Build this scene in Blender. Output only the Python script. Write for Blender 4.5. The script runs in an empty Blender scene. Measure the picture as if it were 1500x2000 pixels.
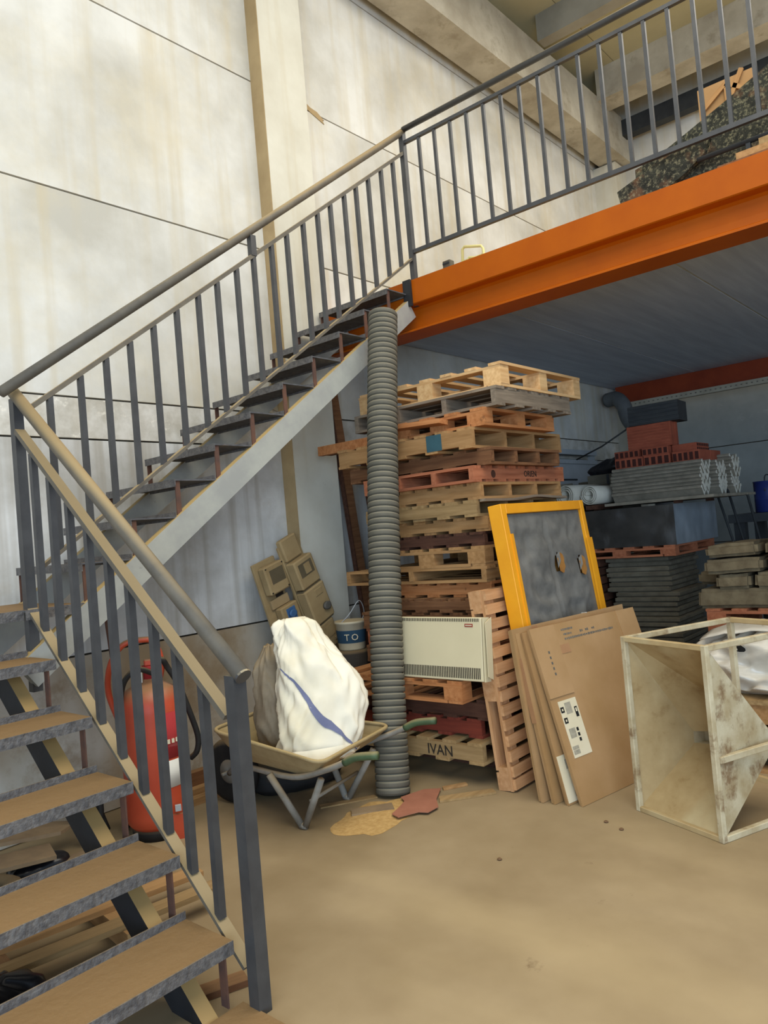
import bpy, bmesh, math, random
from mathutils import Vector, Matrix, Euler, noise
R = random.Random(7)
SC = bpy.context.scene
COL = SC.collection
V = Vector
# ------------------------------------------------------------------ camera
YAW, PITCH, ROLL = 0.7094298, 0.02973565, -0.08592084
fwd = V((math.cos(YAW)*math.cos(PITCH), math.sin(YAW)*math.cos(PITCH), math.sin(PITCH)))
rt = V((math.sin(YAW), -math.cos(YAW), 0)); up = rt.cross(fwd)
c_, s_ = math.cos(ROLL), math.sin(ROLL)
rt2 = rt*c_ + up*s_; up2 = -rt*s_ + up*c_
cam = bpy.data.objects.new('camera', bpy.data.cameras.new('camera')); COL.objects.link(cam)
m = Matrix((rt2, up2, -fwd)).transposed().to_4x4(); m.translation = V((0, 0, 1.5)); cam.matrix_world = m
cam.data.sensor_fit = 'VERTICAL'; cam.data.sensor_height = 36.0; cam.data.lens = 36*1475.72/2000
cam.data.clip_start = 0.05
SC.camera = cam
# ------------------------------------------------------------------ world, lights, exposure
w = bpy.data.worlds.new('world'); SC.world = w; w.use_nodes = True
bg = w.node_tree.nodes['Background']; bg.inputs[0].default_value = (0.56, 0.75, 1.0, 1); bg.inputs[1].default_value = 0.74
def area(name, loc, target, sx, sy, power, col):
    l = bpy.data.lights.new(name, 'AREA'); l.shape = 'RECTANGLE'; l.size = sx; l.size_y = sy; l.energy = power; l.color = col
    o = bpy.data.objects.new(name, l); COL.objects.link(o); o.location = loc
    o.rotation_euler = (V(target)-V(loc)).to_track_quat('-Z', 'Y').to_euler(); return o
area('skylight', (3.4, -0.3, 6.86), (3.4, -0.3, 0), 11.5, 5.6, 800, (1.0, 0.95, 0.85))
area('doorway_daylight', (-6.0, -5.0, 2.2), (4.0, 3.0, 1.2), 6.0, 4.2, 740, (0.60, 0.78, 1.0))
SC.view_settings.view_transform = 'Standard'; SC.view_settings.look = 'None'
SC.view_settings.exposure = 0.0; SC.view_settings.gamma = 1.0; SC.view_settings.use_curve_mapping = False

# ------------------------------------------------------------------ helpers: materials
def lin(c):
    f = lambda v: v/12.92 if v <= .04045 else ((v+.055)/1.055)**2.4
    return tuple(f(x/255) for x in c) + (1,)
DUST = (176, 148, 104)
def mat(name, a, b=None, scale=5, stretch=(1, 1, 1), rough=.8, bump=.15, dust=0, dcol=DUST, metal=0, rnd=0., spec=.3, spots=None, detail=5, contrast=(.35, .65), streak=None, trans=0):
    m = bpy.data.materials.new(name); m.use_nodes = True
    nt = m.node_tree; N = nt.nodes; L = nt.links; P = N['Principled BSDF']
    def n(t, **k):
        x = N.new(t)
        for q, v in k.items(): setattr(x, q, v)
        return x
    tc = n('ShaderNodeTexCoord'); oi = n('ShaderNodeObjectInfo')
    mul = n('ShaderNodeVectorMath', operation='SCALE'); mul.inputs[0].default_value = (13.1, 7.7, 9.3); L.new(oi.outputs['Random'], mul.inputs['Scale'])
    add = n('ShaderNodeVectorMath', operation='ADD'); L.new(tc.outputs['Object'], add.inputs[0]); L.new(mul.outputs[0], add.inputs[1])
    mp = n('ShaderNodeMapping'); mp.inputs['Scale'].default_value = stretch; L.new(add.outputs[0], mp.inputs[0])
    nz = n('ShaderNodeTexNoise'); nz.inputs['Scale'].default_value = scale; nz.inputs['Detail'].default_value = detail; nz.inputs['Roughness'].default_value = .6
    L.new(mp.outputs[0], nz.inputs['Vector'])
    b = b or tuple(x*.85 for x in a)
    def ramp(src, lo, hi):
        r = n('ShaderNodeMapRange'); r.inputs[1].default_value = lo; r.inputs[2].default_value = hi; r.clamp = True
        L.new(src, r.inputs[0]); return r.outputs[0]
    def mix(fac, c1, c2, mode='MIX'):
        x = n('ShaderNodeMix', data_type='RGBA', blend_type=mode)
        if hasattr(fac, 'links'): L.new(fac, x.inputs[0])
        else: x.inputs[0].default_value = fac
        for i, c in ((6, c1), (7, c2)):
            if hasattr(c, 'links'): L.new(c, x.inputs[i])
            else: x.inputs[i].default_value = c
        return x.outputs[2]
    col = mix(ramp(nz.outputs[0], *contrast), lin(a), lin(b))
    if streak:       # (colour, stretch, scale, lo, hi, amount)
        mp2 = n('ShaderNodeMapping'); mp2.inputs['Scale'].default_value = streak[1]; L.new(add.outputs[0], mp2.inputs[0])
        n2 = n('ShaderNodeTexNoise'); n2.inputs['Scale'].default_value = streak[2]; n2.inputs['Detail'].default_value = 4; L.new(mp2.outputs[0], n2.inputs['Vector'])
        f = n('ShaderNodeMath', operation='MULTIPLY'); L.new(ramp(n2.outputs[0], streak[3], streak[4]), f.inputs[0]); f.inputs[1].default_value = streak[5]
        col = mix(f.outputs[0], col, lin(streak[0]))
    if spots:        # (colour, scale, lo, hi, amount)
        n3 = n('ShaderNodeTexNoise'); n3.inputs['Scale'].default_value = spots[1]; n3.inputs['Detail'].default_value = 6; n3.inputs['Roughness'].default_value = .7
        L.new(add.outputs[0], n3.inputs['Vector'])
        f = n('ShaderNodeMath', operation='MULTIPLY'); L.new(ramp(n3.outputs[0], spots[2], spots[3]), f.inputs[0]); f.inputs[1].default_value = spots[4]
        col = mix(f.outputs[0], col, lin(spots[0]))
    if rnd:
        r = n('ShaderNodeMapRange'); r.inputs[3].default_value = 1-rnd; r.inputs[4].default_value = 1+rnd*.6; L.new(oi.outputs['Random'], r.inputs[0])
        hs = n('ShaderNodeHueSaturation'); L.new(r.outputs[0], hs.inputs['Value']); L.new(col, hs.inputs['Color']); col = hs.outputs[0]
    if dust:         # real dust settled on whatever faces up
        g = n('ShaderNodeNewGeometry'); sp = n('ShaderNodeSeparateXYZ'); L.new(g.outputs['Normal'], sp.inputs[0])
        f = n('ShaderNodeMath', operation='MULTIPLY'); L.new(ramp(sp.outputs[2], .25, .8), f.inputs[0]); f.inputs[1].default_value = dust
        col = mix(f.outputs[0], col, lin(dcol))
    L.new(col, P.inputs['Base Color'])
    P.inputs['Roughness'].default_value = rough; P.inputs['Metallic'].default_value = metal; P.inputs['Specular IOR Level'].default_value = spec
    if trans: P.inputs['Transmission Weight'].default_value = trans
    if bump:
        bn = n('ShaderNodeBump'); bn.inputs['Strength'].default_value = bump; bn.inputs['Distance'].default_value = .01; L.new(nz.outputs[0], bn.inputs['Height']); L.new(bn.outputs[0], P.inputs['Normal'])
    return m
M = {}
M['wall'] = mat('precast_concrete', (220, 218, 210), (186, 182, 170), scale=1.3, rough=.9, bump=.2, detail=9, rnd=.05, streak=((192, 178, 146), (3.2, 3.2, .14), 2.4, .50, .72, .5), spots=((222, 206, 166), .9, .50, .74, .32))
M['wallfoot'] = mat('soiled_concrete', (206, 202, 192), (176, 168, 150), scale=1.4, rough=.9, bump=.12, streak=((150, 122, 82), (1.2, 1.2, .5), 1.3, .44, .66, .8), spots=((136, 112, 80), 2.2, .55, .68, .6))
M['wallmid'] = mat('stained_precast_concrete', (218, 217, 212), (176, 173, 165), scale=1.8, rough=.9, bump=.2, detail=9, streak=((152, 142, 124), (6, 6, .22), 2.0, .48, .72, .6), spots=((160, 146, 122), 1.3, .56, .72, .5))
M['wallrough'] = mat('rough_concrete', (216, 212, 202), (184, 178, 164), scale=7, rough=.95, bump=.5, streak=((176, 160, 128), (2, 2, .3), 2, .55, .7, .4), spots=((242, 236, 222), 8, .6, .68, .7))
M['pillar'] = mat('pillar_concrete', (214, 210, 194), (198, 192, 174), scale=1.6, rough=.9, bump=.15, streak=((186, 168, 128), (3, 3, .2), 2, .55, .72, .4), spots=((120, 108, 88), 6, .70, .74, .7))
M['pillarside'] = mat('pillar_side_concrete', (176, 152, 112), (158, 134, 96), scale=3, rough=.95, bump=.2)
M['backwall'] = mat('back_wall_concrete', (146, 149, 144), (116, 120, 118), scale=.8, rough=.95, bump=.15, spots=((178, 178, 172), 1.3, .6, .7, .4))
M['joint'] = mat('joint_filler', (70, 60, 46), (48, 42, 34), scale=20, rough=1)
M['floor'] = mat('dusty_concrete_floor', (160, 140, 108), (140, 120, 88), scale=1.3, rough=.62, bump=.06, spec=.35, detail=8, spots=((104, 82, 56), 5.5, .66, .74, .6), streak=((190, 168, 128), (1, .35, 1), 1.1, .5, .72, .6))
M['ceil'] = mat('roof_panel', (192, 184, 150), (182, 174, 140), scale=2, rough=.9, bump=.03)
M['girder'] = mat('girder_concrete', (200, 192, 172), (168, 158, 138), scale=2.2, rough=.95, bump=.4, spots=((150, 138, 116), 4, .56, .68, .6))
M['purlin'] = mat('purlin_concrete', (160, 154, 138), (140, 134, 118), scale=2, rough=.95, bump=.1)
M['darksteel'] = mat('dark_steel', (58, 60, 60), (44, 46, 48), scale=5, rough=.6)
M['deck'] = mat('deck_underside', (198, 206, 218), (180, 188, 202), scale=3, stretch=(.3, 4, 1), rough=.85, bump=.05, rnd=.04)
M['orange'] = mat('orange_paint', (176, 86, 2), (166, 78, 2), scale=3, rough=.5, bump=.02, spec=.2)
M['orangedark'] = mat('dull_orange_paint', (150, 62, 30), (132, 52, 26), scale=4, rough=.6)
M['paint'] = mat('blue_grey_metal_paint', (70, 70, 70), (58, 58, 59), scale=9, rough=.45, bump=.04, dust=.72, dcol=(168, 150, 112), spec=.5)
M['railtop'] = mat('dusty_rail_paint', (108, 100, 86), (92, 86, 76), scale=9, rough=.6, bump=.05, dust=.8, dcol=(160, 138, 98))
M['tread'] = mat('dusty_tread_plate', (92, 92, 94), (74, 74, 76), scale=22, rough=.75, bump=.5, dust=.92, dcol=(136, 107, 68), spots=((150, 120, 80), 9, .58, .7, .5))
M['lip'] = mat('worn_checker_plate', (110, 106, 102), (78, 76, 76), scale=40, stretch=(1, 1, 1), rough=.5, bump=.9, dust=.3, spec=.5)
M['rust'] = mat('rusty_brown_paint', (104, 72, 56), (84, 62, 54), scale=14, rough=.8, bump=.2)
M['stringer'] = mat('pale_grey_primer', (168, 168, 158), (152, 152, 146), scale=6, rough=.6, bump=.05, dust=.9, dcol=(180, 150, 92), spots=((120, 118, 112), 14, .66, .72, .5))
M['stringerdark'] = mat('dark_channel_paint', (44, 44, 46), (34, 34, 36), scale=6, rough=.6, dust=.95, dcol=(172, 140, 88))
M['pipe'] = mat('dusty_grey_plastic', (98, 94, 82), (86, 83, 72), scale=5, rough=.7, bump=.05, dust=.55, dcol=(150, 142, 120))
def wood(name, a, b, rnd=.12, dust=.25): return mat(name, a, b, scale=5, stretch=(.6, 7, 7), rough=.85, bump=.15, rnd=rnd, dust=dust, dcol=(170, 140, 98), spots=((90, 62, 40), 9, .68, .73, .5))
M['wnew'] = wood('pale_new_pine', (226, 186, 132), (204, 158, 104))
M['wgrey'] = wood('weathered_grey_wood', (146, 130, 110), (114, 100, 84))
M['wtan'] = wood('tan_pine', (180, 138, 90), (152, 112, 68))
M['worange'] = wood('orange_pine', (192, 130, 80), (166, 104, 58))
M['wred'] = wood('reddish_wood', (182, 114, 80), (154, 90, 60))
M['wbrown'] = wood('brown_wood', (132, 92, 60), (104, 68, 42))
M['wdark'] = wood('dark_brown_wood', (92, 60, 44), (70, 44, 32))
M['wpaintred'] = wood('red_painted_wood', (136, 60, 42), (112, 48, 34))
M['wpale'] = wood('pale_dusty_wood', (168, 138, 94), (140, 112, 72))
M['wpink'] = wood('pinkish_new_pine', (206, 158, 112), (184, 134, 88))
M['blue'] = mat('blue_spray', (58, 92, 100), (50, 80, 88), scale=9)
M['ink'] = mat('black_ink', (50, 42, 34), (40, 34, 28), bump=0)
M['yellow'] = mat('yellow_paint', (238, 164, 28), (228, 150, 22), scale=3, rough=.45, bump=.02, spec=.5)
M['felt'] = mat('grey_felt', (120, 117, 110), (96, 94, 89), scale=6, rough=.95, bump=.5, dust=.15, dcol=(150, 146, 136))
M['hole'] = mat('torn_backing', (176, 126, 62), (150, 100, 46), scale=9)
M['card'] = mat('cardboard', (168, 132, 88), (152, 116, 74), scale=2, rough=.8, bump=.03, rnd=.08)
M['card2'] = mat('pale_cardboard', (178, 142, 100), (160, 124, 80), scale=2, rough=.5, bump=.03)
M['tape'] = mat('brown_tape', (168, 126, 88), (160, 118, 82), rough=.4, bump=0)
M['label'] = mat('paper_label', (224, 212, 182), (214, 202, 170), scale=3, bump=0)
M['labelgrey'] = mat('printed_grey', (170, 162, 142), (150, 144, 126), scale=60, bump=0)
M['black'] = mat('black_print', (28, 28, 28), (22, 22, 22), bump=0)
M['hopper'] = mat('cream_hopper_paint', (190, 166, 122), (166, 140, 96), scale=4, rough=.6, bump=.08, spots=((128, 94, 52), 4, .60, .72, .55), streak=((206, 200, 164), (1, 1, .4), 2, .52, .7, .5))
M['hopperout'] = mat('stained_hopper_paint', (206, 194, 162), (170, 150, 112), scale=6, rough=.7, bump=.3, spots=((120, 88, 54), 5.5, .55, .66, .8))
M['heater'] = mat('cream_enamel', (216, 202, 164), (210, 196, 158), scale=2, rough=.4, bump=0)
M['slot'] = mat('dark_slot', (52, 44, 34), (44, 38, 30), bump=0)
M['redtag'] = mat('red_badge', (150, 60, 44), (140, 54, 40), bump=0)
M['red'] = mat('red_cylinder_paint', (194, 80, 50), (174, 66, 42), scale=3, rough=.4, bump=.02, dust=.95, dcol=(160, 120, 84), spec=.4)
M['redlabel'] = mat('faded_red_label', (178, 58, 58), (164, 48, 50), scale=5, bump=0, streak=((210, 140, 134), (1, 1, 9), 3, .6, .7, .6))
M['white'] = mat('white_plastic', (226, 224, 214), (216, 214, 204), scale=4, bump=0)
M['rubber'] = mat('black_rubber', (40, 38, 36), (30, 29, 28), scale=9, rough=.7, dust=.3)
M['barrow'] = mat('dusty_barrow_steel', (168, 148, 108), (146, 126, 88), scale=6, rough=.8, bump=.15, dust=.7, dcol=(178, 154, 106), spots=((120, 100, 74), 7, .6, .7, .5))
M['barrowleg'] = mat('worn_barrow_frame', (142, 138, 128), (120, 114, 102), scale=9, rough=.7, dust=.5)
M['green'] = mat('green_grip', (78, 96, 66), (64, 80, 56), scale=8, rough=.6, dust=.4)
M['sack'] = mat('white_sack', (236, 228, 206), (222, 210, 178), scale=2.6, rough=.75, bump=.1, contrast=(.45, .75))
M['stripe'] = mat('blue_grey_stripe', (118, 122, 150), (106, 110, 138), scale=8, bump=0)
M['bagdark'] = mat('dusty_clear_bag', (150, 136, 112), (120, 106, 86), scale=4, rough=.6, bump=.3, dust=.5)
M['silver'] = mat('white_silver_sack', (214, 208, 194), (188, 180, 164), scale=3, rough=.34, bump=.1, spec=.6)
M['box'] = mat('dusty_beige_box', (172, 148, 106), (156, 132, 92), scale=5, rough=.8, bump=.06, dust=.6)
M['boxdark'] = mat('dusty_window', (110, 98, 76), (96, 86, 66), scale=5, rough=.5)
M['socket'] = mat('blue_socket', (74, 112, 156), (60, 96, 140), scale=5, rough=.5)
M['boxgrey'] = mat('dusty_grey_socket', (108, 104, 96), (92, 88, 80), scale=5)
M['brick'] = mat('terracotta', (158, 84, 60), (138, 70, 50), scale=9, rough=.9, bump=.15, rnd=.1)
M['brickhole'] = mat('terracotta_core', (70, 34, 26), (58, 28, 22), scale=9)
M['cement'] = mat('fibre_cement', (138, 130, 114), (112, 106, 92), scale=9, rough=.95, bump=.15, rnd=.12)
M['tray'] = mat('pale_tray_metal', (176, 168, 150), (160, 152, 134), scale=6, rough=.6)
M['slab'] = mat('grey_slab', (116, 110, 94), (94, 88, 74), scale=6, rough=.95, bump=.2, rnd=.15, dust=.2)
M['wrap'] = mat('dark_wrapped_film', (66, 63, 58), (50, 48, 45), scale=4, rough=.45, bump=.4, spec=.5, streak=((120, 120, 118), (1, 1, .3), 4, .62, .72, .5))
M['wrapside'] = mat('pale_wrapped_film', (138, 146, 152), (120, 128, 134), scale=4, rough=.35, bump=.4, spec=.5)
M['stone'] = mat('rough_stone', (122, 108, 82), (98, 84, 62), scale=11, rough=.95, bump=.6, rnd=.1)
M['duct'] = mat('galvanised_duct', (110, 112, 112), (96, 98, 98), scale=5, rough=.6)
M['paleroll'] = mat('pale_roll', (206, 202, 188), (190, 186, 170), scale=6, bump=.1)
M['darkbag'] = mat('black_plastic', (30, 30, 33), (22, 22, 25), scale=6, rough=.35, bump=.3, spec=.5)
M['bluecan'] = mat('blue_can', (40, 52, 110), (34, 44, 96), scale=5, rough=.4)
M['lichen'] = mat('lichened_board', (58, 58, 48), (36, 36, 30), scale=14, rough=.95, bump=.5, spots=((160, 152, 118), 50, .5, .68, .7), streak=((120, 84, 56), (3, 3, 3), 2.4, .58, .68, .6))
M['kraft'] = mat('torn_pink_paper', (168, 112, 88), (152, 98, 76), scale=6)
M['sawdust'] = mat('sawdust', (198, 162, 104), (178, 142, 86), scale=40, rough=1, bump=.5)
M['bucket'] = mat('dusty_white_bucket', (206, 196, 168), (188, 178, 150), scale=5, rough=.6, dust=.6)
M['bluelabel'] = mat('blue_label', (44, 74, 96), (38, 64, 84), scale=5, bump=0)
M['tile'] = mat('broken_tile', (150, 128, 98), (128, 108, 84), scale=6, rough=.9, bump=.1, rnd=.15)
M['yplastic'] = mat('yellow_plastic', (232, 220, 150), (224, 210, 138), scale=3, rough=.5, bump=0)
M['whitepvc'] = mat('white_frame', (176, 180, 182), (164, 168, 170), scale=4, bump=0)

# ------------------------------------------------------------------ helpers: objects
def put(name, me, mt, par=None, loc=None, rot=None, mx=None):
    o = bpy.data.objects.new(name, me); COL.objects.link(o)
    if mt is not None and not me.materials: me.materials.append(M[mt] if isinstance(mt, str) else mt)
    if par is not None: o.parent = par
    if mx is not None: o.matrix_local = mx
    else:
        if loc is not None: o.location = loc
        if rot is not None: o.rotation_euler = rot
    return o
def basis(org, ex, ez=(0, 0, 1)):
    ex = V(ex).normalized(); ez = V(ez); ez = (ez - ex*ez.dot(ex)).normalized(); ey = ez.cross(ex)
    m = Matrix((ex, ey, ez)).transposed().to_4x4(); m.translation = V(org); return m
def thing(name, label, cat, org=(0, 0, 0), ex=(1, 0, 0), ez=(0, 0, 1), group=None):
    o = bpy.data.objects.new(name, None); COL.objects.link(o); o.empty_display_size = .1
    z = V(ez).normalized(); e = V(ex); o.matrix_world = basis(org, e-z*e.dot(z), z); tag(o, label, cat, group); return o
def tag(o, label, cat, group=None):
    o['label'] = label; o['category'] = cat
    if group: o['group'] = group
    return o
def structure(o): o['kind'] = 'structure'; return o
def stuff(o): o['kind'] = 'stuff'; return o
def raw(name, vs, fs, mt, par=None, smooth=False, **k):
    me = bpy.data.meshes.new(name); me.from_pydata([tuple(v) for v in vs], [], fs)
    bm = bmesh.new(); bm.from_mesh(me); bmesh.ops.recalc_face_normals(bm, faces=bm.faces); bm.to_mesh(me); bm.free()
    if smooth: me.polygons.foreach_set('use_smooth', [True]*len(me.polygons))
    return put(name, me, mt, par, **k)
CACHE = {}
def boxmesh(d, mt, bev=0, jag=0):
    key = (tuple(round(x, 3) for x in d), mt, bev, jag)
    if key in CACHE: return CACHE[key]
    me = bpy.data.meshes.new('box'); bm = bmesh.new(); bmesh.ops.create_cube(bm, size=1)
    bmesh.ops.scale(bm, vec=V(d), verts=bm.verts)
    if bev: bmesh.ops.bevel(bm, geom=bm.edges[:], offset=bev, segments=1, affect='EDGES')
    if jag:
        for v in bm.verts: v.co += V((R.uniform(-jag, jag), R.uniform(-jag, jag), R.uniform(-jag, jag)))
    bm.to_mesh(me); bm.free(); me.materials.append(M[mt]); CACHE[key] = me; return me
def bx(name, c, d, mt, par=None, rot=None, bev=0, jag=0):
    return put(name, boxmesh(d, mt, bev, jag), None, par, loc=c, rot=rot)
def b2(name, lo, hi, mt, par=None, bev=0):
    c = V([(a+b)/2 for a, b in zip(lo, hi)])
    if par is not None and par.type == 'MESH': c -= par.location
    return bx(name, c, [b-a for a, b in zip(lo, hi)], mt, par, bev=bev)
def bar(name, p, q, wd, ht, mt, par=None, upv=(0, 0, 1), bev=0):       # straight square bar from p to q (length along local x)
    p, q = V(p), V(q); d = q-p
    u = V(upv) if abs(d.normalized().dot(V(upv))) < .99 else V((1, 0, 0))
    return put(name, boxmesh((d.length, wd, ht), mt, bev), None, par, mx=basis((p+q)/2, d, u))
def sweep(pts, rad, n=10, closed=False):
    pts = [V(p) for p in pts]; vs, fs = [], []; N = len(pts)
    T = [((pts[(i+1) % N] if (closed or i+1 < N) else pts[i]) - (pts[i-1] if (closed or i > 0) else pts[i])).normalized() for i in range(N)]
    nrm = T[0].orthogonal().normalized()
    for i, p in enumerate(pts):
        nrm = (nrm - T[i]*nrm.dot(T[i])).normalized(); bn = T[i].cross(nrm)
        r = rad[i] if isinstance(rad, (list, tuple)) else rad
        for k in range(n):
            a = 2*math.pi*k/n; vs.append(p + (nrm*math.cos(a)+bn*math.sin(a))*r)
    for i in range(N if closed else N-1):
        j = (i+1) % N
        for k in range(n): fs.append((i*n+k, i*n+(k+1) % n, j*n+(k+1) % n, j*n+k))
    if not closed: fs += [tuple(range(n)), tuple((N-1)*n+k for k in range(n))]
    return vs, fs
def tube(name, pts, r, mt, par=None, n=10, closed=False, smooth=True):
    v, f = sweep(pts, r, n, closed); return raw(name, v, f, mt, par, smooth)
def curve(pts, k=6):                                                 # Catmull-Rom through points
    pts = [V(p) for p in pts]; P = [pts[0]*2-pts[1]] + pts + [pts[-1]*2-pts[-2]]; out = []
    for i in range(1, len(P)-2):
        for j in range(k):
            t = j/k; a, b, c, d = P[i-1], P[i], P[i+1], P[i+2]
            out.append(.5*((2*b)+(c-a)*t+(2*a-5*b+4*c-d)*t*t+(3*b-a-3*c+d)*t**3))
    out.append(pts[-1]); return out
def lathe(name, prof, mt, par=None, n=24, loc=None, rot=None, smooth=True, caps=True):
    vs, fs = [], []
    for r, z in prof:
        for k in range(n): a = 2*math.pi*k/n; vs.append((r*math.cos(a), r*math.sin(a), z))
    for i in range(len(prof)-1):
        for k in range(n): fs.append((i*n+k, i*n+(k+1) % n, (i+1)*n+(k+1) % n, (i+1)*n+k))
    if caps: fs += [tuple(range(n)), tuple((len(prof)-1)*n+k for k in range(n))]
    o = raw(name, vs, fs, mt, par, False, loc=loc, rot=rot)
    if smooth:
        for p in o.data.polygons: p.use_smooth = len(p.vertices) == 4
    return o
def prism(name, poly, axis, lo, hi, mt, par=None, **k):              # polygon extruded along an axis ('x','y','z')
    f = {'x': lambda a, b, t: (t, a, b), 'y': lambda a, b, t: (a, t, b), 'z': lambda a, b, t: (a, b, t)}[axis]; n = len(poly)
    vs = [f(a, b, lo) for a, b in poly] + [f(a, b, hi) for a, b in poly]
    fs = [tuple(range(n)), tuple(range(n, 2*n))] + [(i, (i+1) % n, n+(i+1) % n, n+i) for i in range(n)]
    return raw(name, vs, fs, mt, par, **k)
def slab_poly(name, pts3, thick, mt, par=None, **k):                 # planar 3D polygon given thickness along its normal
    pts3 = [V(p) for p in pts3]; nr = (pts3[1]-pts3[0]).cross(pts3[2]-pts3[0]).normalized(); n = len(pts3)
    vs = pts3 + [p+nr*thick for p in pts3]
    fs = [tuple(range(n)), tuple(range(n, 2*n))] + [(i, (i+1) % n, n+(i+1) % n, n+i) for i in range(n)]
    return raw(name, vs, fs, mt, par, **k)
def many(name, boxes, mt, par=None, **k):                            # several small boxes joined as one part
    vs, fs = [], []
    for c, d in boxes:
        i = len(vs)
        for sx in (-.5, .5):
            for sy in (-.5, .5):
                for sz in (-.5, .5): vs.append((c[0]+sx*d[0], c[1]+sy*d[1], c[2]+sz*d[2]))
        fs += [tuple(i+j for j in f) for f in ((0, 1, 3, 2), (4, 6, 7, 5), (0, 4, 5, 1), (2, 3, 7, 6), (0, 2, 6, 4), (1, 5, 7, 3))]
    return stuff(raw(name, vs, fs, mt, par, **k))
def text(name, s, size, mt, par, org, ex, ez, depth=.001, squeeze=1.0):     # ex reads left to right, ez up
    cu = bpy.data.curves.new(name, 'FONT'); cu.body = s; cu.size = size; cu.extrude = depth; cu.resolution_u = 2
    t = bpy.data.objects.new(name, cu); COL.objects.link(t); bpy.context.view_layer.update()
    me = bpy.data.meshes.new_from_object(t); bpy.data.objects.remove(t)
    ex = V(ex).normalized(); ez = V(ez).normalized(); n = ex.cross(ez)
    m = Matrix((ex*squeeze, ez, n)).transposed().to_4x4(); m.translation = V(org); me.transform(m)
    return put(name, me, mt, par)

# ================================================================== the setting
W = 4.3
fl = structure(b2('floor', (-7, -8, -.12), (10.6, 4.5, 0), 'floor'))
slabm = lambda nm, lo, hi: structure(many(nm, [([(a+b)/2 for a, b in zip(lo, hi)], [b-a for a, b in zip(lo, hi)])], 'joint'))
wl = slabm('wall_left', (-5, W+.03, 0), (10.5, W+.2, 7.3))
ZJ = [0, .947, 2.23, 2.483, 3.751, 5.076, 6.35, 7.3]
for a, b in zip(ZJ, ZJ[1:]):
    for x0, x1 in ((-5, 3.87), (4.34, 10.5)):
        b2('concrete_panel', (x0, W, a+.006), (x1, W+.03, b-.006), 'wallrough' if abs(a-2.23) < .01 else 'wallfoot' if a == 0 else 'wallmid' if a < 1 else 'wall', wl)
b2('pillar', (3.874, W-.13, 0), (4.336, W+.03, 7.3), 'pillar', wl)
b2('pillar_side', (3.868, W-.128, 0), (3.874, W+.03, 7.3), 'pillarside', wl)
ch = [(4.345, 5.155), (4.42, 5.15), (4.50, 5.11), (4.58, 5.10), (4.66, 5.055), (4.64, 5.05), (4.66, 5.02), (4.53, 5.06), (4.45, 5.085), (4.37, 5.12)]
prism('chipped_edge', ch, 'y', W-.006, W, 'pillarside', wl)
prism('plaster_patch', [(3.80, 2.52), (3.80, 2.78), (3.86, 2.86), (3.865, 2.5)], 'y', W-.012, W, 'girder', wl)
# corner column below the roof girder
b2('corner_column', (10.15, 3.98, 0), (10.5, W+.02, 6.36), 'pillar', wl)
wb = slabm('wall_back', (10.53, -8, 0), (10.7, W+.2, 7.3))
for a, b in zip([0, 1.02, 2.278, 3.54, 4.80, 6.06], [1.02, 2.278, 3.54, 4.80, 6.06, 7.3]):
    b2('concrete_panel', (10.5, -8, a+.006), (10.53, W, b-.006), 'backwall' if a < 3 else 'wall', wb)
ce = slabm('ceiling', (-3.5, -6, 7.32), (10.6, 4.5, 7.5))
for y0, y1 in ((-6, -3.6), (-3.6, -1.2), (-1.2, 1.2), (1.2, 3.6), (3.6, 4.5)):
    b2('roof_panel', (-3.5, y0+.004, 7.29), (10.6, y1-.004, 7.32), 'ceil', ce)
prism('roof_girder', [(3.86, 6.38), (4.22, 6.38), (4.3, 6.5), (4.3, 7.29), (3.86, 6.95)], 'x', 2.5, 10.5, 'girder', ce)
b2('purlin', (7.9, -6, 6.98), (8.06, 3.86, 7.29), 'purlin', ce)
b2('purlin', (9.45, -6, 6.88), (9.8, 3.86, 7.29), 'girder', ce)
b2('purlin', (5.2, -6, 6.98), (5.36, 3.86, 7.29), 'purlin', ce)
b2('steel_tie', (10.2, -6, 6.68), (10.35, 4.2, 6.90), 'darksteel', ce)

# ================================================================== mezzanine
mz = thing('mezzanine_deck', 'orange steel beamed mezzanine floor reached by the upper stair flight', 'mezzanine', (4.5, -3, 0))
prism('edge_beam', [(4.5, 3.388), (4.5, 3.212), (4.508, 3.206), (4.575, 3.200), (4.595, 3.185), (4.60, 3.10), (4.596, 3.055), (4.58, 3.036), (4.515, 3.024), (4.5, 3.016), (4.5, 3.004), (4.74, 3.004), (4.74, 3.024), (4.66, 3.03), (4.645, 3.06), (4.645, 3.388)], 'y', -3.2, 4.29, 'orange').parent = mz
mz.children[0].matrix_parent_inverse = mz.matrix_basis.inverted()
def keep(o, par): o.parent = par; o.matrix_parent_inverse = par.matrix_basis.inverted(); return o
ys = [4.29, 3.13, 1.78, .43, -.92, -2.27, -3.2]
for a, b in zip(ys, ys[1:]): keep(b2('deck_panel', (4.645, b+.009, 3.23), (10.14, a-.009, 3.33), 'deck'), mz)
keep(b2('deck_screed', (4.645, -3.2, 3.331), (10.14, 4.29, 3.375), 'pillarside'), mz)
for a in ys[1:-1]: keep(b2('joint_strip', (4.65, a-.009, 3.236), (10.13, a+.009, 3.25), 'paleroll'), mz)
keep(b2('rear_beam', (9.95, -3.2, 2.98), (10.05, 4.2, 3.228), 'orangedark'), mz)
keep(b2('beam_flange', (9.88, -3.2, 2.96), (10.12, 4.2, 2.98), 'orangedark'), mz)
tr = thing('cable_tray', 'pale perforated cable tray running under the rear orange beam', 'cable tray', (9.8, 2, 2.9))
keep(b2('tray_channel', (9.80, -3.0, 2.905), (9.87, 4.05, 2.975), 'tray'), tr)
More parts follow.
